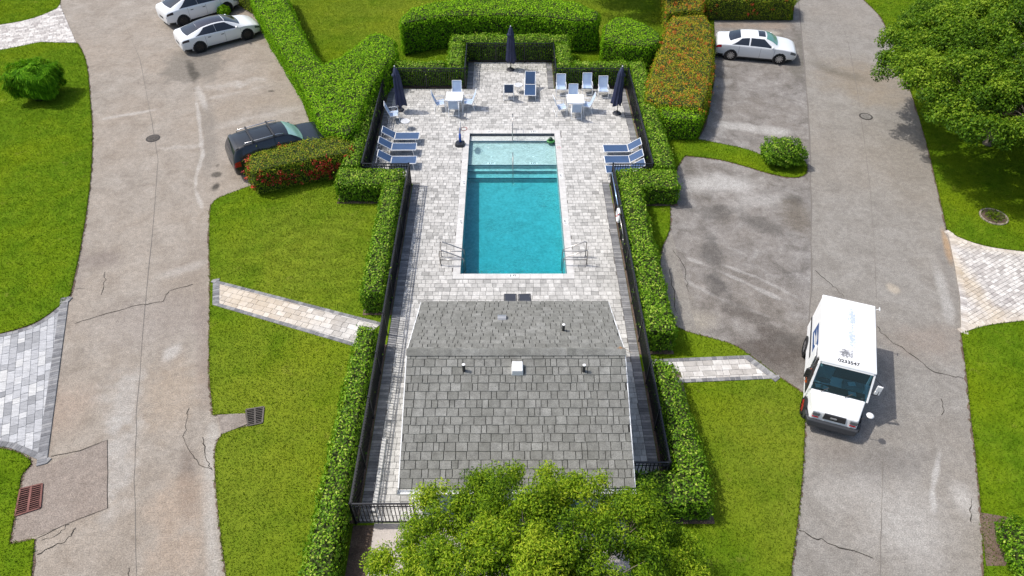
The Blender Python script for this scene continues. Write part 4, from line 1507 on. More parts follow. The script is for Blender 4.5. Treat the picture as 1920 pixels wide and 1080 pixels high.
hedge('bulky square hedge block behind the folded parasol and three chairs', PP([(1130, 70), (1170, 80), (1218, 84), (1242, 74), (1240, 58), (1222, 44), (1180, 28), (1150, 28), (1132, 42)], 1.85), 1.85, 'tall', 0.09, 320, round_r=0.55, lump=0.07)
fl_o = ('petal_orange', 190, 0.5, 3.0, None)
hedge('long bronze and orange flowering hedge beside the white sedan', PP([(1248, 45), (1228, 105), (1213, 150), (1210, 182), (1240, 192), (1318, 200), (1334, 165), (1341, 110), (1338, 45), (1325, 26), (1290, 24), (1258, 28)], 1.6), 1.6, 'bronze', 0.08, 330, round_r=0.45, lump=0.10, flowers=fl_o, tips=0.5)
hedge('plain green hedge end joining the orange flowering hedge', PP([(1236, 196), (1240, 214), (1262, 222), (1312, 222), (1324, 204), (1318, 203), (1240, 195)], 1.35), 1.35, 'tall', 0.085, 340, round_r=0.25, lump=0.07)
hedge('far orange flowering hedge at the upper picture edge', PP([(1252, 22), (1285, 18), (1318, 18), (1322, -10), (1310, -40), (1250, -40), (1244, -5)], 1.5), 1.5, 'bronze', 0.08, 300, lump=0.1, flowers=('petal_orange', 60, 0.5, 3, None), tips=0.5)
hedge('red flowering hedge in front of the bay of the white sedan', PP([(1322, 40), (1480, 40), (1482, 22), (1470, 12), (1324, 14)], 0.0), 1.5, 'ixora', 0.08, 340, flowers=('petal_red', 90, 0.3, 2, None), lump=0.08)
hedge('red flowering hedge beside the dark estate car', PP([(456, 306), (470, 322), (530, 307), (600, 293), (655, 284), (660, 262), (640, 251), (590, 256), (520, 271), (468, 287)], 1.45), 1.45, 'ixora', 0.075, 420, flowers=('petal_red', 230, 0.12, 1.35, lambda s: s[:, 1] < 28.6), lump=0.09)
hedge('red flowering hedge at the noses of the two white saloons', PP([(445, 12), (480, 32), (486, 10), (470, -30), (440, -30)], 0.0), 1.3, 'ixora', 0.08, 300, flowers=('petal_red', 30, 0.3, 2, None))


def dome(label, centre, rx, ry, h, leaf, size, count, name='shrub', box=0.0, width=0.6, up=0.0, spread=0.55, flare=0.0):
    t = thing(name, label, 'shrub', (centre[0], centre[1], Z_LAWN))
    n = count
    v = unit(RNG.normal(0, 1, (n, 3)))
    v[:, 2] = np.abs(v[:, 2]) * 1.15 - 0.45
    v = unit(v)
    if box:
        mx = np.max(np.abs(v) * np.array([1, 1, 1]), axis=1, keepdims=True)
        v2 = v / mx
        v = v * (1 - box) + v2 * box * 0.85
    lum = 1 + 0.10 * np.sin(v[:, 0] * 5 + centre[0]) * np.sin(v[:, 1] * 6 + 1) + 0.07 * np.sin(v[:, 2] * 9 + v[:, 0] * 7)
    rad = lum * (1 - RNG.exponential(0.07, n)) + RNG.normal(0, 0.02, n)
    pos = v * rad[:, None] * np.array([rx, ry, h * 0.52])
    pos[:, 2] += h * 0.44
    pos[:, 2] = np.maximum(pos[:, 2], 0.02)
    nr = unit(v + np.array([0, 0, 0.3]))
    if flare:
        pos[:, :2] *= (1 - flare + 2 * flare * np.clip(pos[:, 2:3] / h, 0, 1))
    tuft = np.sin(v[:, 0] * 17 + centre[0]) * np.sin(v[:, 1] * 19) + np.sin(v[:, 2] * 15 + v[:, 0] * 9)
    pos += nr * (tuft * 0.04 * rx)[:, None]
    pos[:, 2] = np.maximum(pos[:, 2], 0.02)
    tint = np.clip(RNG.beta(2, 2.6, n) + 0.14 * tuft + 0.15 * np.clip(v[:, 2], 0, 1) * RNG.uniform(0, 1, n), 0, 1)
    leaves('foliage', pos, nr, size, size * width, tint, M[leaf], t, spread, up=up)
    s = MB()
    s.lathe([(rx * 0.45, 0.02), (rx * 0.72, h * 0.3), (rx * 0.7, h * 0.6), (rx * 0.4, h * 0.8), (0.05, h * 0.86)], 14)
    o = s.build('shade_core', M['twig'], t, True)  # solid filler, shade between the leaves put into its dark colour
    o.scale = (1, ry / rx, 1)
    return t


c1 = P(82, 182)
dome('round feathery green shrub alone on the big lawn by the road', c1, 1.28, 1.2, 1.95, 'needle', 0.28, 20000, width=0.12, up=2.2, spread=0.3, box=0.75, flare=0.16)
c2 = P(1462, 306)
dome('dense clipped green shrub on the narrow grass island', c2, 1.08, 0.85, 1.25, 'clusia', 0.085, 6500, box=0.6)
c3 = P(422, 30)
dome('small light green shrub between the two white saloons', c3, 0.42, 0.4, 0.7, 'tall', 0.09, 1500)
c4 = P(1915, 1055)
dome('dark shrub on bare soil at the lower road corner', c4, 0.75, 1.1, 1.2, 'clusia', 0.08, 4500)
sheet('planting_bed', PP([(1838, 962), (1862, 966), (1895, 972), (1900, 1030), (1884, 1062), (1848, 1062), (1842, 1010)]), Z_LAWN + 0.006, M['soil'])
# ring bed on the lawn
rb = P(1862, 408)
t = thing('ring_bed', 'small round flower bed with pale stone edging on the shaded lawn', 'flower bed', (rb.x, rb.y, Z_LAWN))
MB().lathe([(0.52, 0.0), (0.52, 0.02)], 20).build('soil', M['soil'], t)
M['edging'] = tinted('pale_edging', [(0, (0.24, 0.20, 0.15)), (1, (0.36, 0.31, 0.25))], 0.9, 8, 0.3)
for k in range(22):
    a = 2 * math.pi * k / 22
    o = MB().box(-0.07, 0.07, -0.032, 0.032, 0, 0.05, random.random()).build('edging_stone', M['edging'], t)
    o.location = (0.56 * math.cos(a), 0.56 * math.sin(a), 0)
    o.rotation_euler = (0, 0, a + math.pi / 2)
q = RNG.normal(0, 0.2, (260, 3)); q[:, 2] = np.abs(q[:, 2]) * 0.6 + 0.02
leaves('dry_plants', q, np.tile([0, 0, 1.0], (260, 1)), 0.12, 0.04, RNG.uniform(0, 0.5, 260), M['ixora'], t, 0.8)


def tree(label, base, trunk_h, r, crown_c, crown_r, leaf, size, width, n_leaf, n_lobe, lobe_r, clump_r, seed, per=16, hang=0.0, name='tree'):
    """trunk with limbs; the crown is built of uneven lobes, each a cap of leaf clumps, so gaps and limbs show between"""
    rng = random.Random(seed)
    t = thing(name, label, 'tree', (base[0], base[1], Z_LAWN))
    mb = MB()
    top = Vector((rng.gauss(0, 0.15), rng.gauss(0, 0.15), trunk_h))
    mb.tube([(0, 0, -0.1), (0.03, 0.02, 0.15), tuple(top * 0.5 + Vector((0.06, -0.05, 0))), tuple(top)], [r * 1.5, r * 1.1, r, r * 0.85], 10)
    cc, cr = Vector(crown_c), Vector(crown_r)
    lob = []
    tries = 0
    while len(lob) < n_lobe and tries < 6000:
        tries += 1
        a, q = rng.uniform(0, 2 * math.pi), math.sqrt(rng.uniform(0, 1))
        lr = lobe_r * rng.uniform(0.7, 1.25)
        x, y = q * math.cos(a), q * math.sin(a)
        dome_z = math.sqrt(max(0.0, 1 - q * q))
        z = dome_z * rng.uniform(0.35, 1.0) - 0.25
        p = cc + Vector((x * (cr.x - lr * 0.6), y * (cr.y - lr * 0.6), z * cr.z))
        if all((p - o).length > 0.62 * (lr + k) for o, k in lob):
            lob.append((p, lr))
    cen, crad, ctint = [], [], []
    for p, lr in lob:
        lt = rng.gauss(0, 0.10)
        # limb from the trunk to the lobe, then twigs
        j = top * rng.uniform(0.75, 1.0)
        low = p - Vector((0, 0, lr * 0.45))
        mid = j.lerp(low, 0.55) + Vector((rng.gauss(0, 0.2), rng.gauss(0, 0.2), rng.uniform(-0.1, 0.25)))
        mb.tube([tuple(j), tuple(mid), tuple(low)], [r * 0.5, r * 0.32, r * 0.16], 6)
        for k in range(per):
            v = Vector((rng.gauss(0, 1), rng.gauss(0, 1), rng.gauss(0.55, 0.8))).normalized()
            c = p + Vector((v.x * lr, v.y * lr, v.z * lr * 0.62)) * rng.uniform(0.72, 1.05)
            cen.append(c)
            crad.append(clump_r * rng.uniform(0.6, 1.4))
            ctint.append(lt + rng.gauss(0, 0.12) + 0.10 * v.z)
            if k % 3 == 0:
                mb.tube([tuple(low), tuple(low.lerp(c, 0.5) + Vector((0, 0, 0.05))), tuple(c)], [r * 0.12, r * 0.08, r * 0.03], 4, cap=False)
    mb.build('trunk', M['bark'], t, True)
    cen, crad, ctint = np.array([tuple(p) for p in cen]), np.array(crad), np.array(ctint)
    w = crad ** 2
    k = RNG.choice(len(cen), n_leaf, p=w / w.sum())
    v = unit(RNG.normal(0, 1, (n_leaf, 3)))
    rr = RNG.uniform(0, 1, n_leaf) ** 0.5
    pos = cen[k] + v * (rr * crad[k])[:, None] * np.array([1.1, 1.1, 0.8])
    nrm = unit(v * 0.8 + np.array([0, 0, 0.8]))
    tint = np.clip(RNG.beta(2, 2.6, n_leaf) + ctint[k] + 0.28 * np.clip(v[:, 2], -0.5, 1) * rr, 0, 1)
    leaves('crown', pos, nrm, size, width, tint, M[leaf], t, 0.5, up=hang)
    return t


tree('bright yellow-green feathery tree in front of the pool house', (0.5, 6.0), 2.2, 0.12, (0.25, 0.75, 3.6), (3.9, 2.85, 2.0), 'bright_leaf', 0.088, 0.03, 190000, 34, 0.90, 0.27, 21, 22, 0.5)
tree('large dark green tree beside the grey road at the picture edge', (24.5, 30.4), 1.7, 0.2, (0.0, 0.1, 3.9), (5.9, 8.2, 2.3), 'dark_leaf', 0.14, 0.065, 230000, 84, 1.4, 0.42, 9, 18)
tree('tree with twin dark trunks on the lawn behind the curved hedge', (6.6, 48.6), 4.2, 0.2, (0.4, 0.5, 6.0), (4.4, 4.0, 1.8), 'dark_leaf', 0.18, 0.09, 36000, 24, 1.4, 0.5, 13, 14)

# ------------------------------------------------------------------ pool furniture
def sling_mat(name, col, scale=160):
    m, nt, b = new_mat(name)
    h = NT(nt)
    n = h.noise(scale, 2)
    big = h.noise(3, 3)
    c = h.mix(0.25, h.mix(0.2, col, h.ramp(big, [(0.3, 0.2), (0.7, 0.8)]), 'OVERLAY'), h.ramp(n, [(0.3, 0.2), (0.7, 0.8)]), 'OVERLAY')
    h.l(c, b.inputs['Base Color'])
    b.inputs['Roughness'].default_value = 0.6
    return m


M['sling_blue'] = sling_mat('blue_sling', (0.036, 0.078, 0.168))
M['sling_navy'] = sling_mat('navy_sling', (0.020, 0.055, 0.13))
M['sling_pale'] = sling_mat('pale_blue_sling', (0.40, 0.50, 0.66))
M['sling_dark'] = sling_mat('charcoal_sling', (0.025, 0.03, 0.045))
M['frame'] = plain('white_powder_coat', (0.78, 0.79, 0.80), 0.35)
M['dframe'] = plain('black_powder_coat', (0.03, 0.03, 0.035), 0.4)
M['canvas'] = sling_mat('navy_canvas', (0.022, 0.028, 0.072), 90)


def strip(pts, w, th=0.012):
    """flexible panel following (x, z) points, width w across y"""
    mb = MB()
    n = len(pts)
    vs = [(x, -w / 2, z) for x, z in pts] + [(x, w / 2, z) for x, z in pts] + [(x, -w / 2, z - th) for x, z in pts] + [(x, w / 2, z - th) for x, z in pts]
    fs = []
    for i in range(n - 1):
        fs += [(i, i + 1, n + i + 1, n + i), (2 * n + i, 3 * n + i, 3 * n + i + 1, 2 * n + i + 1), (i, 2 * n + i, 2 * n + i + 1, i + 1), (n + i, n + i + 1, 3 * n + i + 1, 3 * n + i)]
    fs += [(0, n, 3 * n, 2 * n), (n - 1, 3 * n - 1, 4 * n - 1, 2 * n - 1)]
    return mb.add(vs, fs)


def make_lounger(label, sling, frame, back=32, group=None, w=0.62):
    """feet at +x end, backrest at -x"""
    t = thing('sun_lounger', label, 'sun lounger', (0, 0, 0), 0, group)
    hz, lx = 0.36, 1.2
    ba = R(back)
    ex, ez = -math.cos(ba) * 0.72, math.sin(ba) * 0.72
    fr, sl = M[frame], M[sling]
    for s in (-1, 1):
        MB().tube([(lx, s * w / 2, hz), (-0.72, s * w / 2, hz)], 0.020, 6).build('side_rail', fr, t)
        MB().tube([(0, s * (w / 2 - 0.025), hz + 0.02), (ex, s * (w / 2 - 0.025), hz + 0.02 + ez)], 0.018, 6).build('back_rail', fr, t)
        for x in (lx - 0.16, -0.6):
            MB().tube([(x, s * w / 2, hz), (x + (0.05 if x > 0 else -0.05), s * w / 2, 0)], 0.018, 6).build('leg', fr, t)
    MB().tube([(lx, -w / 2, hz), (lx, w / 2, hz)], 0.020, 6).build('crossbar', fr, t)
    MB().tube([(-0.72, -w / 2, hz), (-0.72, w / 2, hz)], 0.018, 6).build('crossbar', fr, t)
    MB().tube([(0, -w / 2, hz), (0, w / 2, hz)], 0.018, 6).build('crossbar', fr, t)
    MB().tube([(ex, -w / 2 + 0.02, hz + 0.02 + ez), (ex, w / 2 - 0.02, hz + 0.02 + ez)], 0.018, 6).build('head_bar', fr, t)
    if back > 5:
        MB().tube([(ex * 0.55, 0, hz + ez * 0.55), (-0.66, 0, hz)], 0.012, 5).build('back_prop', fr, t)
    strip([(0.02, hz + 0.015), (0.35, hz + 0.004), (0.8, hz + 0.004), (lx - 0.01, hz + 0.016)], w - 0.05).build('seat_sling', sl, t)
    strip([(ex * 0.98, hz + 0.03 + ez * 0.98), (ex * 0.5, hz + 0.018 + ez * 0.5), (-0.03, hz + 0.03)], w - 0.08).build('back_sling', sl, t)
    return t


def put(o, px, py, rz, z=DZ):
    p = P(px, py, z)
    o.location = (p.x, p.y, z)
    o.rotation_euler = (0, 0, rz)
    return o


GRP = 'blue sun loungers by the pool'
l0 = make_lounger('x', 'sling_blue', 'frame', 33, GRP)
z36 = 0.42
# hinge points (seat height) read off the photograph
for k, (px, py, rz, lab) in enumerate((
        (741, 255, 0, 'blue sun lounger in the trio beside the slatted table, nearest the round side table'),
        (735, 275, 0, 'blue sun lounger, middle of the trio beside the slatted table'),
        (734, 300, 0, 'blue sun lounger in the trio beside the slatted table, nearest the fence return'),
        (1177, 278, math.pi, 'blue sun lounger facing the water, farthest of the partly hidden trio'),
        (1180, 299, math.pi, 'blue sun lounger facing the water, middle of the partly hidden trio'),
        (1183, 317, math.pi, 'blue sun lounger half hidden behind the hedge block and fence return'))):
    o = l0 if k == 0 else copy_tree(l0)
    p = P(px, py, z36)
    o.location = (p.x, p.y, DZ)
    o.rotation_euler = (0, 0, rz + random.uniform(-0.02, 0.02))
    o['label'] = lab
l7 = make_lounger('navy sun lounger with raised back standing alone before the alcove', 'sling_navy', 'frame', 48)
p = P(994, 157, 0.42)
l7.location = (p.x, p.y - 0.1, DZ)
l7.rotation_euler = (0, 0, -math.pi / 2 - 0.03)
for q, a, lab in (((957, 572), 0.0, 'charcoal lounger peeking over the roof edge, upright back'), ((988, 572), 0.06, 'charcoal lounger peeking over the roof edge, slightly turned')):
    o = make_lounger(lab, 'sling_dark', 'dframe', 62, 'charcoal loungers behind the pool house', 0.46)
    p = P(q[0], 556, 1.08)
    o.location = (p.x, p.y - 0.42, DZ)
    o.rotation_euler = (0, 0, math.pi / 2 + a)


def make_chair(label, sling='sling_pale', group='pale blue sling chairs'):
    """faces +x"""
    t = thing('sling_chair', label, 'chair', (0, 0, 0), 0, group)
    fr = M['frame']
    w = 0.54
    for s in (-1, 1):
        y = s * w / 2
        MB().tube([(0.30, y, 0), (0.24, y, 0.40), (0.22, y, 0.60), (0.10, y, 0.635), (-0.22, y, 0.62)], 0.016, 6).build('arm', fr, t)
        MB().tube([(-0.34, y, 0), (-0.20, y, 0.36), (0.24, y, 0.42)], 0.016, 6).build('leg', fr, t)
        MB().tube([(0.24, y * 0.93, 0.43), (-0.18, y * 0.93, 0.38), (-0.28, y * 0.93, 0.62), (-0.42, y * 0.93, 1.02)], 0.016, 6).build('side_frame', fr, t)
    MB().tube([(-0.42, -w * 0.465, 1.02), (-0.42, w * 0.465, 1.02)], 0.016, 6).build('top_bar', fr, t)
    MB().tube([(0.29, -w / 2, 0.08), (0.29, w / 2, 0.08)], 0.012, 5).build('stretcher', fr, t)
    MB().tube([(-0.31, -w / 2, 0.08), (-0.31, w / 2, 0.08)], 0.012, 5).build('stretcher', fr, t)
    strip([(0.24, 0.445), (0.05, 0.41), (-0.17, 0.395)], w - 0.06).build('seat', M[sling], t)
    strip([(-0.17, 0.395), (-0.22, 0.46), (-0.29, 0.66), (-0.42, 1.01)], w - 0.06).build('backrest', M[sling], t)
    return t


def make_table(label, n=0):
    t = thing('patio_table', label, 'table')
    w = 0.46
    if n:
        for k in range(n):
            x = -w + 2 * w * (k + 0.5) / n
            MB().box(x - w / n + 0.007, x + w / n - 0.007, -w, w, 0.70, 0.72).build('slat', M['frame'], t)
        MB().box(-w, w, -w, -w + 0.04, 0.665, 0.698).build('apron', M['frame'], t)
        MB().box(-w, w, w - 0.04, w, 0.665, 0.698).build('apron', M['frame'], t)
    else:
        MB().box(-w, w, -w, w, 0.70, 0.722).build('table_top', M['frame'], t, bevel=0.006)
        MB().box(-w + 0.03, w - 0.03, -w + 0.03, w - 0.03, 0.66, 0.699).build('apron', M['frame'], t)
    for sx in (-1, 1):
        for sy in (-1, 1):
            MB().tube([(sx * (w - 0.04), sy * (w - 0.04), 0.69), (sx * (w - 0.02), sy * (w - 0.02), 0)], 0.02, 6).build('leg', M['frame'], t)
    return t


ch0 = make_chair('x')
first = [True]


def chair(px, py, rz, lab, z=0.42):
    o = ch0 if first[0] else copy_tree(ch0)
    first[0] = False
    p = P(px, py, z)
    o.location = (p.x, p.y, DZ)
    o.rotation_euler = (0, 0, rz)
    o['label'] = lab


tb = make_table('white slatted square patio table near the parasol and lounger trio', 9)
p = P(852, 180, 0.78)
tb.location = (p.x, p.y, DZ)
tb.rotation_euler = (0, 0, -0.03)
T1 = p
tb2 = make_table('plain white square patio table in front of three chairs')
p = P(1079, 185, 0.78)
tb2.location = (p.x, p.y, DZ)
T2 = p


def chair_at(x, y, rz, lab):
    o = ch0 if first[0] else copy_tree(ch0)
    first[0] = False
    o.location = (x, y, DZ)
    o.rotation_euler = (0, 0, rz)
    o['label'] = lab


h = math.pi / 2
chair_at(T1.x - 0.80, T1.y - 0.10, 0.12, 'pale blue sling chair at the slatted table, its back to the navy parasol')
chair_at(T1.x + 0.75, T1.y + 0.0, math.pi, 'white framed chair at the slatted table, its back to the alcove')
chair_at(T1.x + 0.08, T1.y + 0.72, -h, 'pale blue chair at the slatted table, its back to the hedge')
chair_at(T1.x - 0.02, T1.y - 0.62, h, 'chair tucked under the slatted table, back towards the pool')
chair_at(T2.x - 0.78, T2.y - 0.28, 0.2, 'chair at the plain table, its back to the navy lounger')
chair_at(T2.x + 0.62, T2.y - 0.02, math.pi - 0.1, 'chair at the plain table, its back to the fence parasol')
chair_at(T2.x - 0.05, T2.y + 0.62, -h, 'pale blue chair at the plain table, its back to the hedge')
chair_at(T2.x + 0.02, T2.y - 0.66, h, 'chair tucked under the plain table, back towards the pool')
chair(1052, 166, -h, 'spare pale blue chair against the hedge, nearest the alcove')
chair(1101, 164, -h, 'spare pale blue chair against the hedge, middle of three')
chair(1131, 170, -h, 'spare pale blue chair against the hedge, nearest the fence parasol')
chair(738, 214, 0.15, 'pale blue chair facing the pool beside the round side table')
dk = make_chair('navy sling chair next to the navy lounger, seen from its back', 'sling_navy', None)
del_grp = dk.pop('group', None)
p = P(954, 172, 0.42)
dk.location = (p.x, p.y, DZ)
dk.rotation_euler = (0, 0, h)


def side_table(px, py, lab):
    t = thing('side_table', lab, 'side table')
    p = P(px, py, 0.5)
    t.location = (p.x, p.y, DZ)
    MB().tube([(0.22 * math.cos(a), 0.22 * math.sin(a), 0.44) for a in np.linspace(0, 2 * math.pi, 20, endpoint=False)], 0.018, 6, closed=True).build('rim', M['frame'], t, True)
    MB().lathe([(0.20, 0.432), (0.20, 0.438)], 20).build('table_top', plain('frosted_glass', (0.55, 0.56, 0.57), 0.2), t)
    for k in range(3):
        a = 2 * math.pi * k / 3 + 0.4
        MB().tube([(0.2 * math.cos(a), 0.2 * math.sin(a), 0.43), (0.06 * math.cos(a), 0.06 * math.sin(a), 0.2), (0.19 * math.cos(a), 0.19 * math.sin(a), 0)], 0.012, 5).build('leg', M['frame'], t)


side_table(760, 227, 'round white side table beside the chair and lounger trio')
side_table(972, 159, 'round white side table between navy chair and navy lounger')


def parasol(px, py, tx, ty, lab, hgt=2.55, seed=0):
    rng = random.Random(seed)
    t = thing('parasol', lab, 'parasol', P(px, py, DZ), rng.uniform(0, 1), 'folded navy parasols')
    MB().lathe([(0.24, 0), (0.24, 0.03), (0.20, 0.07), (0.05, 0.09), (0.035, 0.22)], 18).build('base', M['dframe'], t, False)
    MB().tube([(0, 0, 0.05), (0, 0, hgt)], 0.02, 8).build('pole', M['dframe'], t)
    MB().lathe([(0.02, hgt), (0.035, hgt + 0.02), (0.02, hgt + 0.06), (0.003, hgt + 0.08)], 10).build('finial', M['frame'], t)
    mb = MB()
    seg = 32
    zs = [hgt - 0.01, hgt - 0.10, hgt - 0.35, hgt - 0.75, hgt - 1.15, hgt - 1.5, hgt - 1.8, hgt - 1.98]
    rs = [0.025, 0.09, 0.15, 0.18, 0.20, 0.21, 0.235, 0.25]
    n0 = 0
    vs, fs = [], []
    lean = (rng.gauss(0, 0.02), rng.gauss(0, 0.02))
    for i, (z, r) in enumerate(zip(zs, rs)):
        for k in range(seg):
            a = 2 * math.pi * k / seg
            fold = 1 + 0.26 * math.cos(a * 8 + i * 0.25) * min(1, i / 3)
            zz = z - (0.16 * (0.5 + 0.5 * math.cos(a * 4 + seed)) if i == len(zs) - 1 else 0)
            vs.append((r * fold * math.cos(a) + lean[0] * i, r * fold * math.sin(a) + lean[1] * i, zz))
    for i in range(len(zs) - 1):
        for k in range(seg):
            k2 = (k + 1) % seg
            fs.append((i * seg + k, (i + 1) * seg + k, (i + 1) * seg + k2, i * seg + k2))
    mb.add(vs, fs)
    o = mb.build('canopy', M['canvas'], t, True)
    MB().lathe([(0.13, hgt - 0.34), (0.225, hgt - 0.46), (0.22, hgt - 0.465), (0.125, hgt - 0.35)], 16, cap=False).build('vent_flap', M['canvas'], t, True)
    MB().tube([(0.225 * math.cos(a), 0.225 * math.sin(a), hgt - 1.3) for a in np.linspace(0, 6.28, 14, endpoint=False)], 0.012, 5, closed=True).build('tie_strap', M['canvas'], t)


parasol(749.5, 206, 740, 126, 'folded navy parasol by the chair near the lounger trio', 2.5, 1)
parasol(957, 131, 959, 50, 'folded navy parasol in the alcove', 2.6, 2)
parasol(1156.5, 213, 1167, 125, 'folded navy parasol by the fence near the three spare chairs', 2.7, 3)

# basketball hoop on the coping
M['hoop_base'] = plain('black_plastic', (0.02, 0.022, 0.028), 0.35)
M['hoop_blue'] = plain('blue_plastic', (0.02, 0.08, 0.36), 0.4)
M['hoop_red'] = plain('red_rim', (0.35, 0.02, 0.02), 0.4)
p = P(863, 276)
t = thing('basketball_hoop', 'small portable pool basketball hoop with blue post and black base', 'basketball hoop', (p.x, p.y + 0.12, DZ))
MB().prism([(-0.26, -0.16), (-0.1, -0.26), (0.16, -0.26), (0.24, -0.05), (0.24, 0.2), (-0.2, 0.22), (-0.28, 0.05)], 0.0, 0.16, top_inset=0.05).build('base', M['hoop_base'], t, bevel=0.02)
MB().tube([(0, 0.05, 0.12), (0, 0.05, 0.62)], [0.075, 0.055], 10).build('post', M['hoop_blue'], t, True)
MB().tube([(0, 0.05, 0.6), (0.04, 0.05, 0.95)], 0.03, 8).build('upper_post', M['hoop_blue'], t, True)
bb = [(0.32 * math.cos(a) * (1 if abs(math.cos(a)) < .9 else 1), 0.24 * math.sin(a)) for a in np.linspace(0, 2 * math.pi, 20, endpoint=False)]
vs = [(0.05, 0.05 + u, 1.02 + w) for u, w in bb] + [(0.066, 0.05 + u, 1.02 + w) for u, w in bb]
MB().add(vs, [tuple(range(19, -1, -1)), tuple(range(20, 40))] + [(i, (i + 1) % 20, 20 + (i + 1) % 20, 20 + i) for i in range(20)]).build('backboard', plain('smoky_board', (0.36, 0.37, 0.38), 0.3), t)
MB().tube([(0.22 + 0.16 * math.cos(a), 0.05 + 0.16 * math.sin(a), 0.9) for a in np.linspace(0, 2 * math.pi, 22, endpoint=False)], 0.014, 6, closed=True).build('rim', M['hoop_red'], t, True)

# green float in the far corner of the pool
M['float'] = plain('green_vinyl', (0.05, 0.22, 0.05), 0.4)
M['float_d'] = plain('dark_green_vinyl', (0.008, 0.045, 0.012), 0.4)
p = P(1033, 263.5)
t = thing('pool_float', 'small green pool float in the shallow corner of the pool', 'pool float', (p.x, p.y, WZ))
MB().tube([(0.17 * math.cos(a), 0.12 * math.sin(a), 0.03) for a in np.linspace(0, 2 * math.pi, 18, endpoint=False)], 0.055, 8, closed=True).build('ring', M['float'], t, True)
MB().lathe([(0.03, 0), (0.10, 0.03), (0.12, 0.10), (0.09, 0.17), (0.02, 0.20)], 12, (-0.02, 0.05, 0.02)).build('head', M['float_d'], t, True)

# life ring and rescue pole on the fence
M['ring_white'] = plain('life_ring_white', (0.75, 0.78, 0.79), 0.4)
M['pole_blue'] = plain('anodised_pole', (0.30, 0.42, 0.62), 0.3, 0.7)
p = P(1157, 405, 0.75)
t = thing('life_ring', 'white life ring hanging on the long fence', 'life ring', (4.80, p.y, DZ))
MB().tube([(0, 0.27 * math.cos(a), 0.72 + 0.27 * math.sin(a)) for a in np.linspace(0, 2 * math.pi, 24, endpoint=False)], 0.065, 10, closed=True).build('ring', M['ring_white'], t, True)
for k in range(4):
    a = math.pi / 4 + k * math.pi / 2
    MB().lathe([(0.068, -0.03), (0.068, 0.03)], 10, cap=False).build('band', M['hoop_red'], t).matrix_local = Matrix.Translation((0, 0.27 * math.cos(a), 0.72 + 0.27 * math.sin(a))) @ Matrix.Rotation(a, 4, 'X')
y0, y1 = P(1151, 326, 1.0).y, P(1170, 440, 1.0).y
t = thing('rescue_pole', 'long pale blue rescue pole lying along the fence above the life ring', 'pole', (4.79, y0, DZ))
MB().tube([(0, 0, 1.02), (0, (y1 - y0) * 0.55, 1.0)], 0.028, 8).build('upper_tube', M['pole_blue'], t, True)
MB().tube([(0, (y1 - y0) * 0.5, 1.0), (0, y1 - y0, 0.97)], 0.021, 8).build('lower_tube', M['steel'], t, True)
MB().tube([(0, y1 - y0, 0.97), (-0.02, y1 - y0 - 0.3, 0.85), (-0.02, y1 - y0 - 0.5, 0.6), (-0.02, y1 - y0 - 0.3, 0.45)], 0.012, 5).build('hook', M['steel'], t, True)

# manholes and drains -------------------------------------------------
M['iron'] = tinted('cast_iron', [(0, (0.06, 0.052, 0.045)), (1, (0.12, 0.105, 0.09))], 0.75, 10, 0.4)
M['trim_dark'] = plain('dark_iron_ring', (0.035, 0.03, 0.026), 0.8)
M['iron_pale'] = tinted('worn_iron', [(0, (0.15, 0.14, 0.125)), (1, (0.22, 0.21, 0.19))], 0.75, 10, 0.4)
M['rust'] = tinted('rusty_iron', [(0, (0.13, 0.055, 0.045)), (1, (0.20, 0.085, 0.07))], 0.8, 10, 0.4)
M['hole'] = plain('opening_shade', (0.01, 0.009, 0.008), 0.95, spec=0.1)  # near-black, shade of the drain opening put into the colour
for q, lab, cov in (((287, 259.5), 'round iron manhole cover in the pink-grey road by the dark estate car', 'iron'), ((1623.5, 218.5), 'round iron manhole cover with pale lid in the grey road by the tree', 'iron_pale')):
    p = P(*q)
    t = thing('manhole_cover', lab, 'manhole', (p.x, p.y, 0.0))
    MB().lathe([(0.35, 0.0), (0.35, 0.012), (0.29, 0.013)], 28).build('ring', M['trim_dark'], t)
    MB().lathe([(0.275, 0.0), (0.275, 0.017)], 26).build('lid', M[cov], t)
    mb = MB()
    for i in range(-4, 5):
        for j in range(-4, 5):
            if i * i + j * j < 17:
                mb.box(i * 0.058 - 0.02, i * 0.058 + 0.02, j * 0.058 - 0.02, j * 0.058 + 0.02, 0.012, 0.023, random.random())
    mb.build('lid_studs', M[cov], t)['kind'] = 'stuff'


def grate(lab, c4, mat, nb, z, rot_axis=0):
    """rectangular grate from four ground corners"""
    c = sum((Vector(q) for q in c4), Vector((0, 0))) / 4
    t = thing('drain_grate', lab, 'drain', (c.x, c.y, z))
    a, b, d, e = [Vector(q) - c for q in c4]      # a-b top edge, d-e bottom edge (clockwise)
    MB().add([(p.x, p.y, 0.003) for p in (e, d, b, a)], [(0, 1, 2, 3)]).build('pit_shade', M['hole'], t)  # flat sheet under the bars, painted dark for the shade below

    def bar(p, q, w, name='bar', hgt=0.03):
        dd = (q - p).normalized()
        n = Vector((-dd.y, dd.x)) * w / 2
        MB().prism([tuple(p - n), tuple(q - n), tuple(q + n), tuple(p + n)], 0.004, hgt, random.random()).build(name, M[mat], t)
    for p, q in ((a, b), (b, d), (d, e), (e, a)):
        bar(p, q, 0.05, 'frame_bar', 0.034)
    m0, m1 = (a + b) / 2, (e + d) / 2
    bar(m0, m1, 0.06, 'centre_bar', 0.033)
    for k in range(1, nb):
        f = k / nb
        bar(a.lerp(e, f), b.lerp(d, f), 0.024)


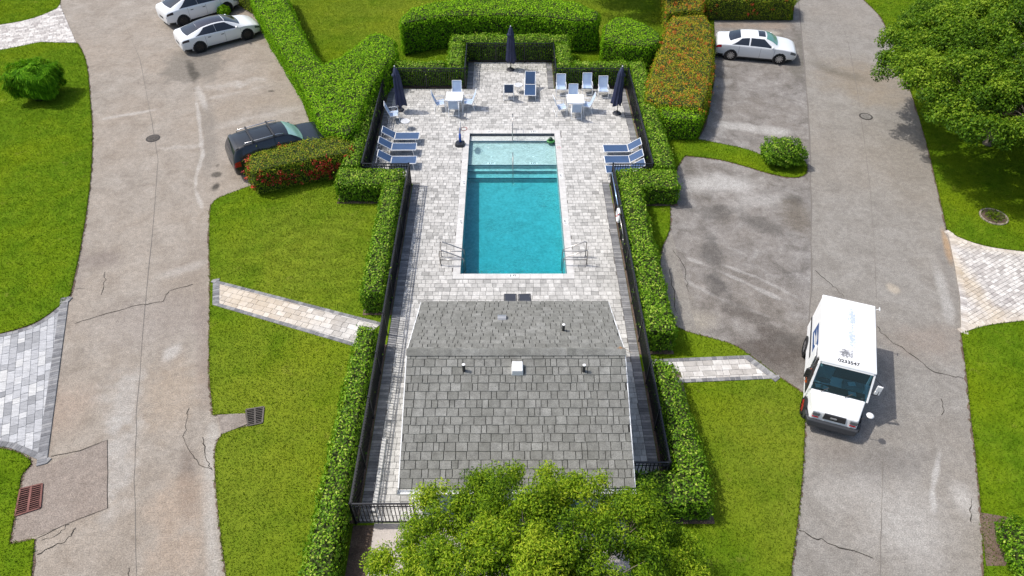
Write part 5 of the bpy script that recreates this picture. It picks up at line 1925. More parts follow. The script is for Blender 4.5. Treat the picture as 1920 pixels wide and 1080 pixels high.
grate('rusty red rectangular drain grate at the road edge by the grey drive', PP([(39, 918), (80, 908), (76, 953), (29, 968)]), 'rust', 12, 0.012)
c = PP([(462, 770), (487, 761), (499, 766), (499, 792), (486, 797), (466, 800)])
grate('dark curved drain grate set in the lawn behind the concrete apron', [c[0], c[1].lerp(c[2], 0.7), c[4].lerp(c[3], 0.5), c[5]], 'iron', 9, Z_LAWN + 0.004)
HOLES += [apron, PP([(460, 768), (500, 760), (502, 797), (464, 802)])]

# ------------------------------------------------------------------ vehicles
M['paint_white'] = plain('white_car_paint', (0.74, 0.75, 0.76), 0.28, 0.0, 0.5, 0.6)
M['paint_dark'] = plain('blue_black_car_paint', (0.010, 0.014, 0.018), 0.3, 0.0, 0.4, 0.35)
M['glass'] = plain('dark_car_glass', (0.018, 0.022, 0.030), 0.06, 0.0, 0.7)
M['glass_roof'] = plain('tinted_roof_glass', (0.030, 0.030, 0.042), 0.08, 0.0, 0.7)
M['glass_mint'] = plain('sunshade_windscreen', (0.24, 0.42, 0.38), 0.12, 0.0, 0.6)  # mint tone of a sunshade behind it, put into the glass colour
M['glass_teal'] = plain('green_windscreen', (0.10, 0.26, 0.22), 0.08, 0.0, 0.6)
M['tyre'] = plain('tyre_rubber', (0.015, 0.015, 0.016), 0.8, spec=0.3)
M['rim_dark'] = plain('dark_alloy', (0.035, 0.035, 0.038), 0.4, 0.6)
M['rim_silver'] = plain('silver_alloy', (0.55, 0.55, 0.56), 0.3, 0.8)
M['trim_black'] = plain('black_trim', (0.018, 0.018, 0.02), 0.5)
M['chrome'] = plain('chrome', (0.62, 0.62, 0.63), 0.15, 1.0)
M['tail_red'] = plain('tail_lamp', (0.40, 0.012, 0.018), 0.15)
M['tail_smoke'] = plain('smoked_tail_lamp', (0.055, 0.045, 0.05), 0.12)
M['lamp'] = plain('head_lamp', (0.12, 0.13, 0.14), 0.1)
M['panel_gap'] = plain('panel_gap', (0.22, 0.22, 0.23), 0.6)


def hermite(xs, ys, x):
    xs, ys = np.array(xs, float), np.array(ys, float)
    d = np.diff(ys) / np.diff(xs)
    m = np.zeros(len(xs))
    m[0], m[-1] = d[0], d[-1]
    for i in range(1, len(xs) - 1):
        m[i] = 0 if d[i - 1] * d[i] <= 0 else 2 * d[i - 1] * d[i] / (d[i - 1] + d[i])
    x = min(max(x, xs[0]), xs[-1])
    i = min(int(np.searchsorted(xs, x, side='right')) - 1, len(xs) - 2)
    hh = xs[i + 1] - xs[i]
    t = (x - xs[i]) / hh
    return float(ys[i] * (1 + 2 * t) * (1 - t) ** 2 + m[i] * hh * t * (1 - t) ** 2 + ys[i + 1] * t * t * (3 - 2 * t) + m[i + 1] * hh * t * t * (t - 1))


class Loft:
    def __init__(s, x, zt, zb, wb, wr, zs):
        s.x, s.zt, s.zb, s.wb, s.wr, s.zs = x, zt, zb, wb, wr, zs
        s.c = {}

    def st(s, x):
        k = round(x, 4)
        if k not in s.c:
            s.c[k] = tuple(hermite(s.x, a, x) for a in (s.zt, s.zb, s.wb, s.wr, s.zs))
        return s.c[k]

    def pt(s, x, v, side):
        zt, zb, wb, wr, zs = s.st(x)
        crown = 0.015 + 0.045 * min(1, max(0, (zt - zb) / 0.3))
        ze = max(zt - crown, zb + 0.006)
        if v < 0.5:
            t = v / 0.5
            z = zs + (zb - zs) * t
            w = wb * (0.955 + 0.045 * t) + 0.028 * math.sin(math.pi * t) - 0.07 * (1 - t) ** 4
        elif v < 0.75:
            t = (v - 0.5) / 0.25
            z = zb + (ze - zb) * t
            w = (wb - 0.012 * min(1, t * 6)) * (1 - t) + wr * t + 0.02 * math.sin(math.pi * t)
        else:
            t = (v - 0.75) / 0.25
            w = wr * (1 - t)
            z = ze + (zt - ze) * (1 - (1 - t) ** 2)
        return Vector((x, side * w, z))

    def nrm(s, x, v, side):
        e = 0.004
        a = s.pt(x + e, v, side) - s.pt(x - e, v, side)
        b = s.pt(x, min(v + e, 1.0), side) - s.pt(x, max(v - e, 0), side)
        n = b.cross(a) * side
        if n.length < 1e-9:
            return Vector((0, side, 0))
        n.normalize()
        return n

    def patch(s, x0, x1, v0, v1, side, nx=10, nv=5, off=0.006):
        """x0, x1 may be functions of v"""
        f0 = x0 if callable(x0) else (lambda v: x0)
        f1 = x1 if callable(x1) else (lambda v: x1)
        vs, fs = [], []
        for j in range(nv + 1):
            v = v0 + (v1 - v0) * j / nv
            for i in range(nx + 1):
                x = f0(v) + (f1(v) - f0(v)) * i / nx
                vs.append(s.pt(x, v, side) + s.nrm(x, min(max(v, 0.01), 0.985), side) * off)
        for j in range(nv):
            for i in range(nx):
                k = j * (nx + 1) + i
                q = (k, k + 1, k + nx + 2, k + nx + 1)
                fs.append(q if side > 0 else q[::-1])
        return vs, fs

    def top_patch(s, x0, x1, inset=0.06, nx=12, off=0.006):
        """strip across the whole top surface; x0/x1 functions of |t| (0 centre .. 1 edge)"""
        f0 = x0 if callable(x0) else (lambda t: x0)
        f1 = x1 if callable(x1) else (lambda t: x1)
        vs, fs = [], []
        cols = [-1, -0.8, -0.6, -0.4, -0.2, 0, 0.2, 0.4, 0.6, 0.8, 1]
        for c in cols:
            a = abs(c) * (1 - inset)
            v = 1 - 0.25 * a
            sd = 1 if c >= 0 else -1
            for i in range(nx + 1):
                x = f0(abs(c)) + (f1(abs(c)) - f0(abs(c))) * i / nx
                vs.append(s.pt(x, v, sd) + s.nrm(x, min(v, 0.985), sd) * off)
        for j in range(len(cols) - 1):
            for i in range(nx):
                k = j * (nx + 1) + i
                fs.append((k, k + 1, k + nx + 2, k + nx + 1))
        return vs, fs


def wheel(t, x, y, r, side, rim, spokes=10, w=0.22):
    o = MB().lathe([(r * 0.68, -w / 2), (r * 0.93, -w / 2), (r, -w / 2 + 0.03), (r, w / 2 - 0.03), (r * 0.93, w / 2), (r * 0.68, w / 2)], 28, (0, 0, 0), 'y', cap=False).build('wheel', M['tyre'], t, True)
    o.location = (x, y, r)
    yy = side * (w / 2 - 0.03)
    k = MB()
    k.lathe([(r * 0.66, 0.0), (r * 0.70, 0.02)], 24, (0, yy - 0.01, 0), 'y', cap=False)
    for i in range(spokes):
        a = 2 * math.pi * i / spokes
        ca, sa = math.cos(a), math.sin(a)
        ta, tb = (-sa, ca), 0.022 + r * 0.02
        q = []
        for rr, tw in ((0.05, tb * 0.8), (r * 0.68, tb)):
            q.append((rr * ca - ta[0] * tw, rr * sa - ta[1] * tw))
            q.append((rr * ca + ta[0] * tw, rr * sa + ta[1] * tw))
        y0, y1 = yy - 0.01 * side, yy + 0.02 * side
        k.add([(q[0][0], y0, q[0][1]), (q[2][0], y0, q[2][1]), (q[3][0], y0, q[3][1]), (q[1][0], y0, q[1][1]), (q[0][0], y1, q[0][1]), (q[2][0], y1, q[2][1]), (q[3][0], y1, q[3][1]), (q[1][0], y1, q[1][1])],
              [(3, 2, 1, 0), (4, 5, 6, 7), (0, 1, 5, 4), (1, 2, 6, 5), (2, 3, 7, 6), (3, 0, 4, 7)])
    k.lathe([(0.07, -0.012), (0.07, 0.03)], 14, (0, yy, 0), 'y')
    k.build('rim', M[rim], o)
    MB().lathe([(r * 0.66, -0.01), (r * 0.66, 0.0)], 20, (0, side * (w / 2 - 0.09), 0), 'y').build('brake_disc', M['trim_black'], o)


def car(name, label, cat, lf, L, axles, r, paint, rim, spec, group=None):
    t = thing(name, label, cat, (0, 0, 0), 0, group)
    nx, nv = 132, 30
    x0, x1 = -L / 2, L / 2
    arch = r + 0.055
    me_v, me_f = [], []
    idx = {}
    mb = MB()
    for side in (1, -1):
        base = len(mb.v)
        grid = []
        for i in range(nx + 1):
            x = x0 + (x1 - x0) * i / nx
            for j in range(nv + 1):
                p = lf.pt(x, j / nv, side)
                grid.append(p)
        # draw vertices near a wheel arch onto its circle
        out = []
        for p in grid:
            q = p.copy()
            for ax in axles:
                dx, dz = p.x - ax, p.z - r
                dd = math.hypot(dx, dz)
                if abs(dd - arch) < 0.022 and abs(p.y) > 0.55 and dd > 1e-5:
                    q.x, q.z = ax + dx / dd * arch, r + dz / dd * arch
            out.append(q)
        keep = []
        for i in range(nx):
            for j in range(nv):
                k = i * (nv + 1) + j
                f = (k, k + nv + 1, k + nv + 2, k + 1)
                c = (out[f[0]] + out[f[1]] + out[f[2]] + out[f[3]]) / 4
                if any(math.hypot(c.x - ax, c.z - r) < arch - 0.004 for ax in axles) and abs(c.y) > 0.5 and j < nv * 0.6:
                    continue
                keep.append(f if side > 0 else f[::-1])
        mb.add(out, keep)
        # end caps
    def ring(x):
        return [lf.pt(x, j / nv, 1) for j in range(nv + 1)] + [lf.pt(x, j / nv, -1) for j in range(nv - 1, -1, -1)]
    for x, flip in ((x0, False), (x1, True)):
        rg = ring(x)
        f = tuple(range(len(rg)))
        mb.add(rg, [f[::-1] if flip else f])
    o = mb.build('body', M[paint], t, True)
    bmx = bmesh.new(); bmx.from_mesh(o.data)
    bmesh.ops.remove_doubles(bmx, verts=bmx.verts, dist=0.0008)
    bmesh.ops.recalc_face_normals(bmx, faces=bmx.faces)
    bmx.to_mesh(o.data); bmx.free()
    # floor and wheel wells
    zs = lf.st(0)[4]
    fl = MB()
    fl.box(x0 + 0.25, x1 - 0.3, -0.5, 0.5, zs - 0.02, zs + 0.25)
    fl.box(axles[0] + arch + 0.02, axles[1] - arch - 0.02, -lf.st(0)[2] * 0.9, lf.st(0)[2] * 0.9, zs - 0.015, zs + 0.1)
    fl.build('underbody', M['trim_black'], t)
    for ax in axles:
        for s in (1, -1):
            y = lf.pt(ax, 0.25, s).y
            MB().lathe([(arch + 0.01, -0.12), (arch + 0.01, 0.10)], 24, (ax, y - s * 0.16, r), 'y').build('wheel_well', M['trim_black'], t, False)
            wheel(t, ax, y - s * 0.105, r, s, rim, spec.get('spokes', 10))

    def P_(name, vf, mat, parent=t, smooth=True):
        return MB().add(*vf).build(name, M[mat], parent, smooth)
    ws, rw = spec['windscreen'], spec['rear_window']
    P_('windscreen', lf.top_patch(lambda q: ws[0] + 0.02 - 0.05 * q * q, lambda q: ws[1] - 0.10 * q * q, 0.05), spec.get('ws_mat', 'glass'))
    P_('rear_window', lf.top_patch(lambda q: rw[0] + 0.08 * q * q, lambda q: rw[1] + 0.02 * q * q, 0.08), 'glass')
    if 'roof_glass' in spec:
        P_('roof_glass', lf.top_patch(spec['roof_glass'][0], spec['roof_glass'][1], 0.10), 'glass_roof')
    if 'sunroof' in spec:
        P_('sunroof', lf.top_patch(spec['sunroof'][0], spec['sunroof'][1], 0.32), 'glass')
    sw = spec['side_windows']
    for s in (1, -1):
        for a, b in sw['panes']:
            x_lo, x_hi = sw['front'], sw['rear']
            fa = (lambda v, a=a: max(a, sw['rear'] + sw['rslope'] * (v - 0.52)))
            fb = (lambda v, b=b: min(b, sw['front'] - sw['fslope'] * (v - 0.52)))
            P_('side_window', lf.patch(fa, fb, 0.53, 0.735, s, 10, 5), 'glass')
        for xd in spec['door_gaps']:
            P_('door_gap', lf.patch(xd - 0.007, xd + 0.007, 0.06, 0.5, s, 1, 10, 0.003), 'panel_gap')
        for xh in spec['handles']:
            P_('door_handle', lf.patch(xh - 0.09, xh + 0.09, 0.405, 0.43, s, 4, 1, 0.022), spec.get('handle_mat', paint))
        hl = spec['headlamp']
        P_('headlight', lf.patch(hl[0], hl[1], hl[2], hl[3], s, 6, 3, 0.005), 'lamp')
        tl = spec['taillamp']
        P_('taillight', lf.patch(tl[0], tl[1], tl[2], tl[3], s, 6, 3, 0.006), spec.get('tail_mat', 'tail_red'))
        P_('sill_trim', lf.patch(axles[0] + arch + 0.05, axles[1] - arch - 0.05, 0.0, 0.05, s, 8, 1, 0.004), 'trim_black')
        mx = spec['mirror']
        p = lf.pt(mx, 0.55, s)
        m = MB().lathe([(0.01, -0.08), (0.06, -0.06), (0.075, 0.0), (0.06, 0.05), (0.02, 0.06)], 10).build('mirror', M[paint], t, True)
        m.matrix_local = Matrix.Translation((p.x, p.y + s * 0.12, p.z + 0.06)) @ Matrix.Rotation(math.pi / 2, 4, 'Y') @ Matrix.Diagonal((1, 1.5, 1, 1))
        MB().tube([(p.x, p.y - s * 0.01, p.z + 0.02), (p.x, p.y + s * 0.10, p.z + 0.05)], 0.02, 6).build('mirror_arm', M['trim_black'], t)
        P_('rear_valance', lf.patch(x0 + 0.02, axles[0] - arch - 0.06, 0.0, 0.10, s, 5, 1, 0.005), 'trim_black')
        P_('air_dam', lf.patch(axles[1] + arch + 0.05, x1 - 0.02, 0.0, 0.09, s, 5, 1, 0.005), 'trim_black')
    zf = lf.st(x1)
    MB().box(x1 - 0.01, x1 + 0.012, -0.42, 0.42, zf[4] + 0.12, zf[4] + 0.28).build('grille', M['trim_black'], t)
    MB().box(x0 - 0.012, x0 + 0.01, -0.26, 0.26, lf.st(x0)[4] + 0.2, lf.st(x0)[4] + 0.32).build('number_plate', M['trim_black'], t)
    return t


SEDAN = Loft([-2.37, -2.33, -2.2, -1.72, -1.35, -0.95, -0.35, 0.3, 0.8, 1.24, 1.8, 2.15, 2.30, 2.37],
             [0.66, 0.90, 1.03, 1.09, 1.24, 1.37, 1.43, 1.42, 1.28, 1.03, 0.94, 0.84, 0.72, 0.58],
             [0.60, 0.82, 0.92, 0.96, 0.96, 0.95, 0.94, 0.92, 0.91, 0.93, 0.86, 0.76, 0.66, 0.52],
             [0.66, 0.78, 0.85, 0.90, 0.91, 0.915, 0.915, 0.91, 0.905, 0.895, 0.87, 0.79, 0.70, 0.58],
             [0.60, 0.70, 0.74, 0.72, 0.66, 0.60, 0.575, 0.58, 0.64, 0.74, 0.76, 0.70, 0.62, 0.50],
             [0.34, 0.28, 0.24, 0.21, 0.20, 0.20, 0.20, 0.20, 0.20, 0.20, 0.20, 0.20, 0.24, 0.30])
s_spec = dict(windscreen=(0.48, 1.20), rear_window=(-1.66, -1.02), sunroof=(0.0, 0.40), side_windows=dict(panes=[(-1.3, -0.56), (-0.49, -0.05), (0.0, 0.98)][:1] + [(-0.5, 0.20), (0.26, 1.0)], front=1.02, rear=-1.5, rslope=2.6, fslope=3.2),
              door_gaps=(-1.02, 0.22, 1.02), handles=(-0.72, 0.02), headlamp=(1.95, 2.28, 0.36, 0.49), taillamp=(-2.34, -2.05, 0.38, 0.49), mirror=0.86, ws_mat='glass_teal', spokes=10)
s_spec['side_windows']['panes'] = [(-1.5, -0.50), (-0.42, 1.02)]
FAST = Loft([-2.48, -2.44, -2.3, -2.0, -1.5, -0.9, -0.2, 0.35, 0.8, 1.3, 1.85, 2.2, 2.40, 2.48],
            [0.62, 0.90, 1.05, 1.10, 1.24, 1.39, 1.445, 1.41, 1.27, 1.03, 0.92, 0.80, 0.66, 0.52],
            [0.56, 0.82, 0.93, 0.97, 0.99, 0.96, 0.93, 0.91, 0.90, 0.91, 0.84, 0.73, 0.60, 0.47],
            [0.68, 0.82, 0.90, 0.95, 0.975, 0.975, 0.965, 0.96, 0.955, 0.95, 0.93, 0.84, 0.70, 0.56],
            [0.62, 0.73, 0.76, 0.72, 0.66, 0.61, 0.595, 0.60, 0.66, 0.78, 0.80, 0.73, 0.60, 0.48],
            [0.32, 0.27, 0.23, 0.19, 0.18, 0.18, 0.18, 0.18, 0.18, 0.18, 0.18, 0.19, 0.21, 0.26])
f_spec = dict(windscreen=(0.42, 1.30), rear_window=(-2.05, -1.235), roof_glass=(-1.225, 0.385), side_windows=dict(panes=[(-1.75, -0.315), (-0.30, 1.05)], front=1.08, rear=-1.62, rslope=3.2, fslope=3.4),
              door_gaps=(-1.05, 0.14, 1.12), handles=(-0.80, 0.0), handle_mat='trim_black', headlamp=(2.02, 2.36, 0.36, 0.47), taillamp=(-2.46, -2.0, 0.40, 0.49), tail_mat='tail_smoke', mirror=0.92, spokes=10)
TALL = Loft(FAST.x, [0.74, 1.02, 1.17, 1.24, 1.42, 1.59, 1.66, 1.62, 1.46, 1.16, 1.02, 0.9, 0.74, 0.58],
            [z * 1.11 for z in FAST.zb], [w * 1.015 for w in FAST.wb], FAST.wr, [z + 0.04 for z in FAST.zs])
SUV = Loft([-2.41, -2.37, -2.25, -2.05, -1.6, -0.9, -0.2, 0.35, 0.75, 1.15, 1.7, 2.15, 2.33, 2.41],
           [0.75, 1.10, 1.42, 1.66, 1.73, 1.76, 1.76, 1.71, 1.50, 1.18, 1.12, 1.05, 0.92, 0.72],
           [0.70, 1.02, 1.10, 1.12, 1.12, 1.11, 1.10, 1.09, 1.08, 1.09, 1.04, 0.96, 0.84, 0.66],
           [0.78, 0.88, 0.93, 0.95, 0.965, 0.965, 0.965, 0.96, 0.955, 0.95, 0.94, 0.87, 0.78, 0.66],
           [0.72, 0.78, 0.76, 0.73, 0.72, 0.71, 0.705, 0.70, 0.74, 0.82, 0.85, 0.80, 0.72, 0.60],
           [0.42, 0.36, 0.32, 0.28, 0.27, 0.27, 0.27, 0.27, 0.27, 0.27, 0.28, 0.30, 0.34, 0.40])
u_spec = dict(windscreen=(0.44, 1.10), rear_window=(-2.36, -2.10), side_windows=dict(panes=[(-1.95, -1.15), (-1.10, -0.32), (-0.26, 0.95)], front=0.98, rear=-1.98, rslope=0.9, fslope=2.4),
              door_gaps=(-1.12, -0.22, 0.95), handles=(-0.95, -0.05), headlamp=(2.0, 2.32, 0.36, 0.47), taillamp=(-2.39, -2.08, 0.34, 0.50), mirror=0.82, ws_mat='glass_mint', spokes=10)


def park(o, rear_px, front_px, wb, half, z=0.0):
    """place a car by the ground contact of its two wheels on the camera side (its right side)"""
    a, b = P(*rear_px), P(*front_px)
    d = (b - a).normalized()
    left = Vector((-d.y, d.x, 0))
    c = (a + b) / 2 + left * half
    o.location = (c.x, c.y, z)
    o.rotation_euler = (0, 0, math.atan2(d.y, d.x))
    return d


o = car('parked_car', 'white sedan with silver wheels and a dark sunroof square', 'car', SEDAN, 4.74, (-1.42, 1.40), 0.325, 'paint_white', 'rim_silver', s_spec)
park(o, (1368, 113), (1458, 121), 2.82, 0.86, 0.012)
o = car('parked_car', 'white fastback with black glass roof and black wheels, fully in view', 'car', FAST, 4.96, (-1.50, 1.46), 0.35, 'paint_white', 'rim_dark', f_spec, 'white cars in the parking bays')
d = park(o, (379, 98), (467, 74.5), 2.96, 0.90)
P_t1 = o.location.copy()
o2 = car('parked_car', 'taller white car with dark wheels, cut by the upper picture edge', 'car', TALL, 4.96, (-1.50, 1.46), 0.37, 'paint_white', 'rim_dark', f_spec, 'white cars in the parking bays')
d2 = park(o2, (345, 50), (432, 24), 2.96, 0.92)
o3 = copy_tree(o2)
o3['label'] = 'white car of which only a rear corner shows at the picture edge'
a = P(293, 4, 0.6)
o3.location = (a.x + 2.36, a.y + 1.75, 0)
e = car('parked_car', 'blue-black estate car with roof bars behind the red flowering hedge', 'car', SUV, 4.82, (-1.47, 1.45), 0.37, 'paint_dark', 'rim_silver', u_spec)
ra, rb_ = P(445, 268, 1.74), P(503, 252, 1.74)
dd = (rb_ - ra).normalized()
e.rotation_euler = (0, 0, math.atan2(dd.y, dd.x))
tail = P(424, 262, 1.1)
lft = Vector((-dd.y, dd.x, 0))
cc = P(492, 247, 1.74)
e.location = (cc.x + dd.x * 0.62, cc.y + dd.y * 0.62, 0)
for s in (1, -1):
    MB().tube([(-1.7, s * 0.66, 1.70), (-1.6, s * 0.66, 1.79), (0.0, s * 0.65, 1.80), (0.22, s * 0.65, 1.73)], 0.02, 6).build('roof_rail', M['chrome'], e, True)
for xb in (-1.25, -0.25):
    MB().box(xb - 0.045, xb + 0.045, -0.70, 0.70, 1.81, 1.845).build('roof_bar', M['trim_black'], e, bevel=0.012)
for s in (1, -1):
    MB().add(*SUV.patch(-1.95, 0.98, 0.505, 0.525, s, 14, 1, 0.008)).build('window_trim', M['chrome'], e, True)
MB().add(*SUV.top_patch(-2.1, -1.95, 0.05, 4, 0.03)).build('roof_spoiler', M['paint_dark'], e, True)

# mail truck ----------------------------------------------------------
def truck_white():
    m, nt, b = new_mat('chalky_white_paint')
    h = NT(nt)
    tc = h.n('ShaderNodeTexCoord')
    n = h.noise(2.2, 5, 0.6, vec=tc.outputs['Object'])
    f = h.noise(14, 4, 0.65, vec=tc.outputs['Object'])
    c = h.ramp(n, [(0.3, (0.74, 0.755, 0.77)), (0.55, (0.80, 0.80, 0.795))])
    c = h.mix(h.ramp(f, [(0.66, 0.0), (0.78, 0.35)]), c, (0.5, 0.52, 0.56))
    # worn patches on the roof
    def spot(cx, cy, rx, ry, col, k, c):
        sub = h.n('ShaderNodeVectorMath', operation='SUBTRACT'); h.l(tc.outputs['Object'], sub.inputs[0]); sub.inputs[1].default_value = (cx, cy, 0)
        mu = h.n('ShaderNodeVectorMath', operation='MULTIPLY'); h.l(sub.outputs[0], mu.inputs[0]); mu.inputs[1].default_value = (1 / rx, 1 / ry, 0)
        ln = h.n('ShaderNodeVectorMath', operation='LENGTH'); h.l(mu.outputs[0], ln.inputs[0])
        v = h.math('ADD', ln.outputs['Value'], h.math('MULTIPLY', h.math('SUBTRACT', f, 0.5), 4.5))
        return h.mix(h.math('MULTIPLY', h.ramp(v, [(0.5, 1.0), (1.0, 0.0)]), k), c, col)
    c = spot(-1.35, 0.10, 0.50, 0.14, (0.33, 0.40, 0.55), 0.8, c)
    c = spot(-0.35, 0.10, 0.45, 0.13, (0.33, 0.40, 0.55), 0.8, c)
    c = spot(0.42, -0.10, 0.20, 0.24, (0.09, 0.09, 0.10), 0.85, c)
    h.l(c, b.inputs['Base Color'])
    b.inputs['Roughness'].default_value = 0.5
    return m


M['truck'] = truck_white()
M['postal_blue'] = plain('postal_blue', (0.015, 0.07, 0.23), 0.4)
M['bumper'] = plain('grey_black_bumper', (0.035, 0.037, 0.042), 0.6)
M['orange'] = plain('orange_strap', (0.65, 0.12, 0.02), 0.5)
M['paper'] = plain('papers', (0.70, 0.74, 0.72), 0.7)
M['seat_grey'] = plain('grey_seat', (0.16, 0.19, 0.20), 0.8)


def pane_mat():
    m, nt, b = new_mat('teal_windscreen')
    h = NT(nt)
    tr = h.n('ShaderNodeBsdfTransparent')
    tr.inputs['Color'].default_value = (0.58, 0.86, 0.92, 1)
    gl = h.n('ShaderNodeBsdfGlossy')
    gl.inputs['Roughness'].default_value = 0.04
    fr = h.n('ShaderNodeFresnel')
    fr.inputs['IOR'].default_value = 1.5
    mx = h.n('ShaderNodeMixShader')
    h.l(fr.outputs[0], mx.inputs[0]); h.l(tr.outputs[0], mx.inputs[1]); h.l(gl.outputs[0], mx.inputs[2])
    h.l(mx.outputs[0], nt.nodes['Material Output'].inputs[0])
    return m


M['pane'] = pane_mat()
ta, tb_ = P(1592, 563, 2.13), P(1591, 687, 2.13)
# roof centre line, rear to front
rearc = (P(1543, 555, 2.13) + P(1641, 571, 2.13)) / 2
frontc = (P(1540, 676, 2.13) + P(1643, 697, 2.13)) / 2
dv = (frontc - rearc).normalized()
org = rearc + dv * 2.22
tk = thing('mail_truck', 'boxy white mail truck with sloping bonnet standing in the grey road', 'truck', (org.x, org.y, 0.0), math.atan2(dv.y, dv.x))


def hexb(x0, x1, z0, z1, w00, w01, w10, w11, xt0=None, xt1=None):
    """w00 half width at x0 bottom, w01 x0 top, w10 x1 bottom, w11 x1 top"""
    a, b = (x0 if xt0 is None else xt0), (x1 if xt1 is None else xt1)
    return [(x0, -w00, z0), (x1, -w10, z0), (x1, w10, z0), (x0, w00, z0), (a, -w01, z1), (b, -w11, z1), (b, w11, z1), (a, w01, z1)]


cargo = MB().hexa(hexb(-2.18, 0.62, 0.45, 2.08, 0.93, 0.875, 0.93, 0.875)).build('cargo_body', M['truck'], tk, bevel=0.035)
MB().hexa(hexb(-2.22, 0.98, 2.08, 2.15, 0.895, 0.87, 0.885, 0.855, -2.20, 0.93)).build('roof', M['truck'], tk, bevel=0.02)
for yy in (-0.5, -0.17, 0.17, 0.5):
    MB().box(-1.95, 0.45, yy - 0.012, yy + 0.012, 2.148, 2.160).build('roof_rib', M['truck'], tk)
# cab: lower sides, pillars, open door on the truck's right
MB().hexa(hexb(0.62, 1.30, 0.45, 1.15, 0.93, 0.92, 0.92, 0.90)).build('cab_lower', M['truck'], tk, bevel=0.02)
MB().hexa(hexb(0.60, 0.94, 1.98, 2.08, 0.872, 0.87, 0.862, 0.855)).build('cab_header', M['truck'], tk)
for s in (1, -1):
    MB().hexa([(1.30, s * 0.90 - 0.035, 1.13), (1.40, s * 0.90 - 0.035, 1.13), (1.40, s * 0.90 + 0.02, 1.13), (1.30, s * 0.90 + 0.02, 1.13), (0.88, s * 0.85 - 0.035, 2.0), (0.97, s * 0.85 - 0.035, 2.0), (0.97, s * 0.85 + 0.02, 2.0), (0.88, s * 0.85 + 0.02, 2.0)]).build('windscreen_pillar', M['truck'], tk)
MB().hexa([(1.36, -0.86, 1.14), (1.37, -0.86, 1.14), (1.37, 0.86, 1.14), (1.36, 0.86, 1.14), (0.935, -0.825, 1.99), (0.945, -0.825, 1.99), (0.945, 0.825, 1.99), (0.935, 0.825, 1.99)]).build('windscreen', M['pane'], tk)
MB().add([(1.22, 0.88, 1.16), (0.66, 0.90, 1.16), (0.66, 0.87, 1.95), (0.90, 0.865, 1.95)], [(0, 1, 2, 3)]).build('door_window', M['pane'], tk)
MB().hexa(hexb(0.66, 1.28, 0.55, 1.12, 0.5, 0.5, 0.5, 0.5)).build('engine_cover', M['seat_grey'], tk)
MB().box(0.60, 0.64, -0.85, 0.85, 1.13, 1.97).build('bulkhead', M['trim_black'], tk)
MB().box(1.08, 1.34, -0.82, 0.82, 1.05, 1.165).build('dashboard', M['trim_black'], tk)
MB().box(0.68, 0.80, -0.75, -0.25, 1.12, 1.70).box(0.68, 1.02, -0.75, -0.25, 1.06, 1.16).build('driver_seat', M['seat_grey'], tk, bevel=0.04)
MB().tube([(1.05 + 0.05 * math.sin(a), -0.5 + 0.18 * math.cos(a), 1.32 + 0.16 * math.sin(a)) for a in np.linspace(0, 2 * math.pi, 18, endpoint=False)], 0.016, 6, closed=True).build('steering_wheel', M['trim_black'], tk, True)
MB().box(0.80, 1.06, 0.10, 0.75, 1.10, 1.34).build('mail_tray', M['seat_grey'], tk)
for (x, y, a) in ((1.22, -0.62, 0.2), (1.24, -0.45, -0.3), (1.21, 0.42, 0.1), (0.95, 0.35, 0.3)):
    q = MB().box(-0.08, 0.08, -0.12, 0.12, 0, 0.01).build('papers', M['paper'], tk)
    q.location = (x, y, 1.175 if x > 1.1 else 1.345)
    q.rotation_euler = (0, 0, a)
# bonnet and front
MB().hexa([(1.28, -0.88, 0.55), (2.16, -0.74, 0.55), (2.16, 0.74, 0.55), (1.28, 0.88, 0.55), (1.30, -0.87, 1.14), (2.10, -0.70, 0.95), (2.10, 0.70, 0.95), (1.30, 0.87, 1.14)]).build('bonnet', M['truck'], tk, bevel=0.05)
MB().tube([(1.78, 0.14, 1.032), (1.85, 0.10, 1.018), (1.87, 0.0, 1.016), (1.86, -0.12, 1.018)], 0.008, 5).build('bonnet_dent', M['truck'], tk)
MB().hexa([(2.118, -0.35, 0.74), (2.175, -0.35, 0.72), (2.175, 0.35, 0.72), (2.118, 0.35, 0.74), (2.09, -0.33, 0.93), (2.135, -0.33, 0.91), (2.135, 0.33, 0.91), (2.09, 0.33, 0.93)]).build('grille', M['trim_black'], tk)
MB().box(2.15, 2.182, -0.14, 0.06, 0.80, 0.85).build('badge', M['vent_grey'], tk)
for s in (1, -1):
    MB().box(2.12, 2.168, s * 0.58 - 0.11, s * 0.58 + 0.11, 0.78, 0.91).build('headlight', M['lamp'], tk)
    MB().box(2.14, 2.178, s * 0.58 - 0.10, s * 0.58 + 0.10, 0.70, 0.722).build('turn_signal', M['tail_red'], tk)
MB().hexa([(2.05, -0.80, 0.36), (2.30, -0.74, 0.36), (2.30, 0.74, 0.36), (2.05, 0.80, 0.36), (2.05, -0.86, 0.60), (2.26, -0.78, 0.60), (2.26, 0.78, 0.60), (2.05, 0.86, 0.60)]).build('bumper', M['bumper'], tk, bevel=0.03)
for s in (1, -1):
    MB().hexa([(1.62, s * 0.86 - 0.04, 0.38), (2.08, s * 0.84 - 0.04, 0.38), (2.08, s * 0.84 + 0.04, 0.38), (1.62, s * 0.86 + 0.04, 0.38), (1.92, s * 0.84 - 0.04, 0.62), (2.08, s * 0.82 - 0.04, 0.62), (2.08, s * 0.82 + 0.04, 0.62), (1.92, s * 0.84 + 0.04, 0.62)]).build('bumper_end', M['bumper'], tk)
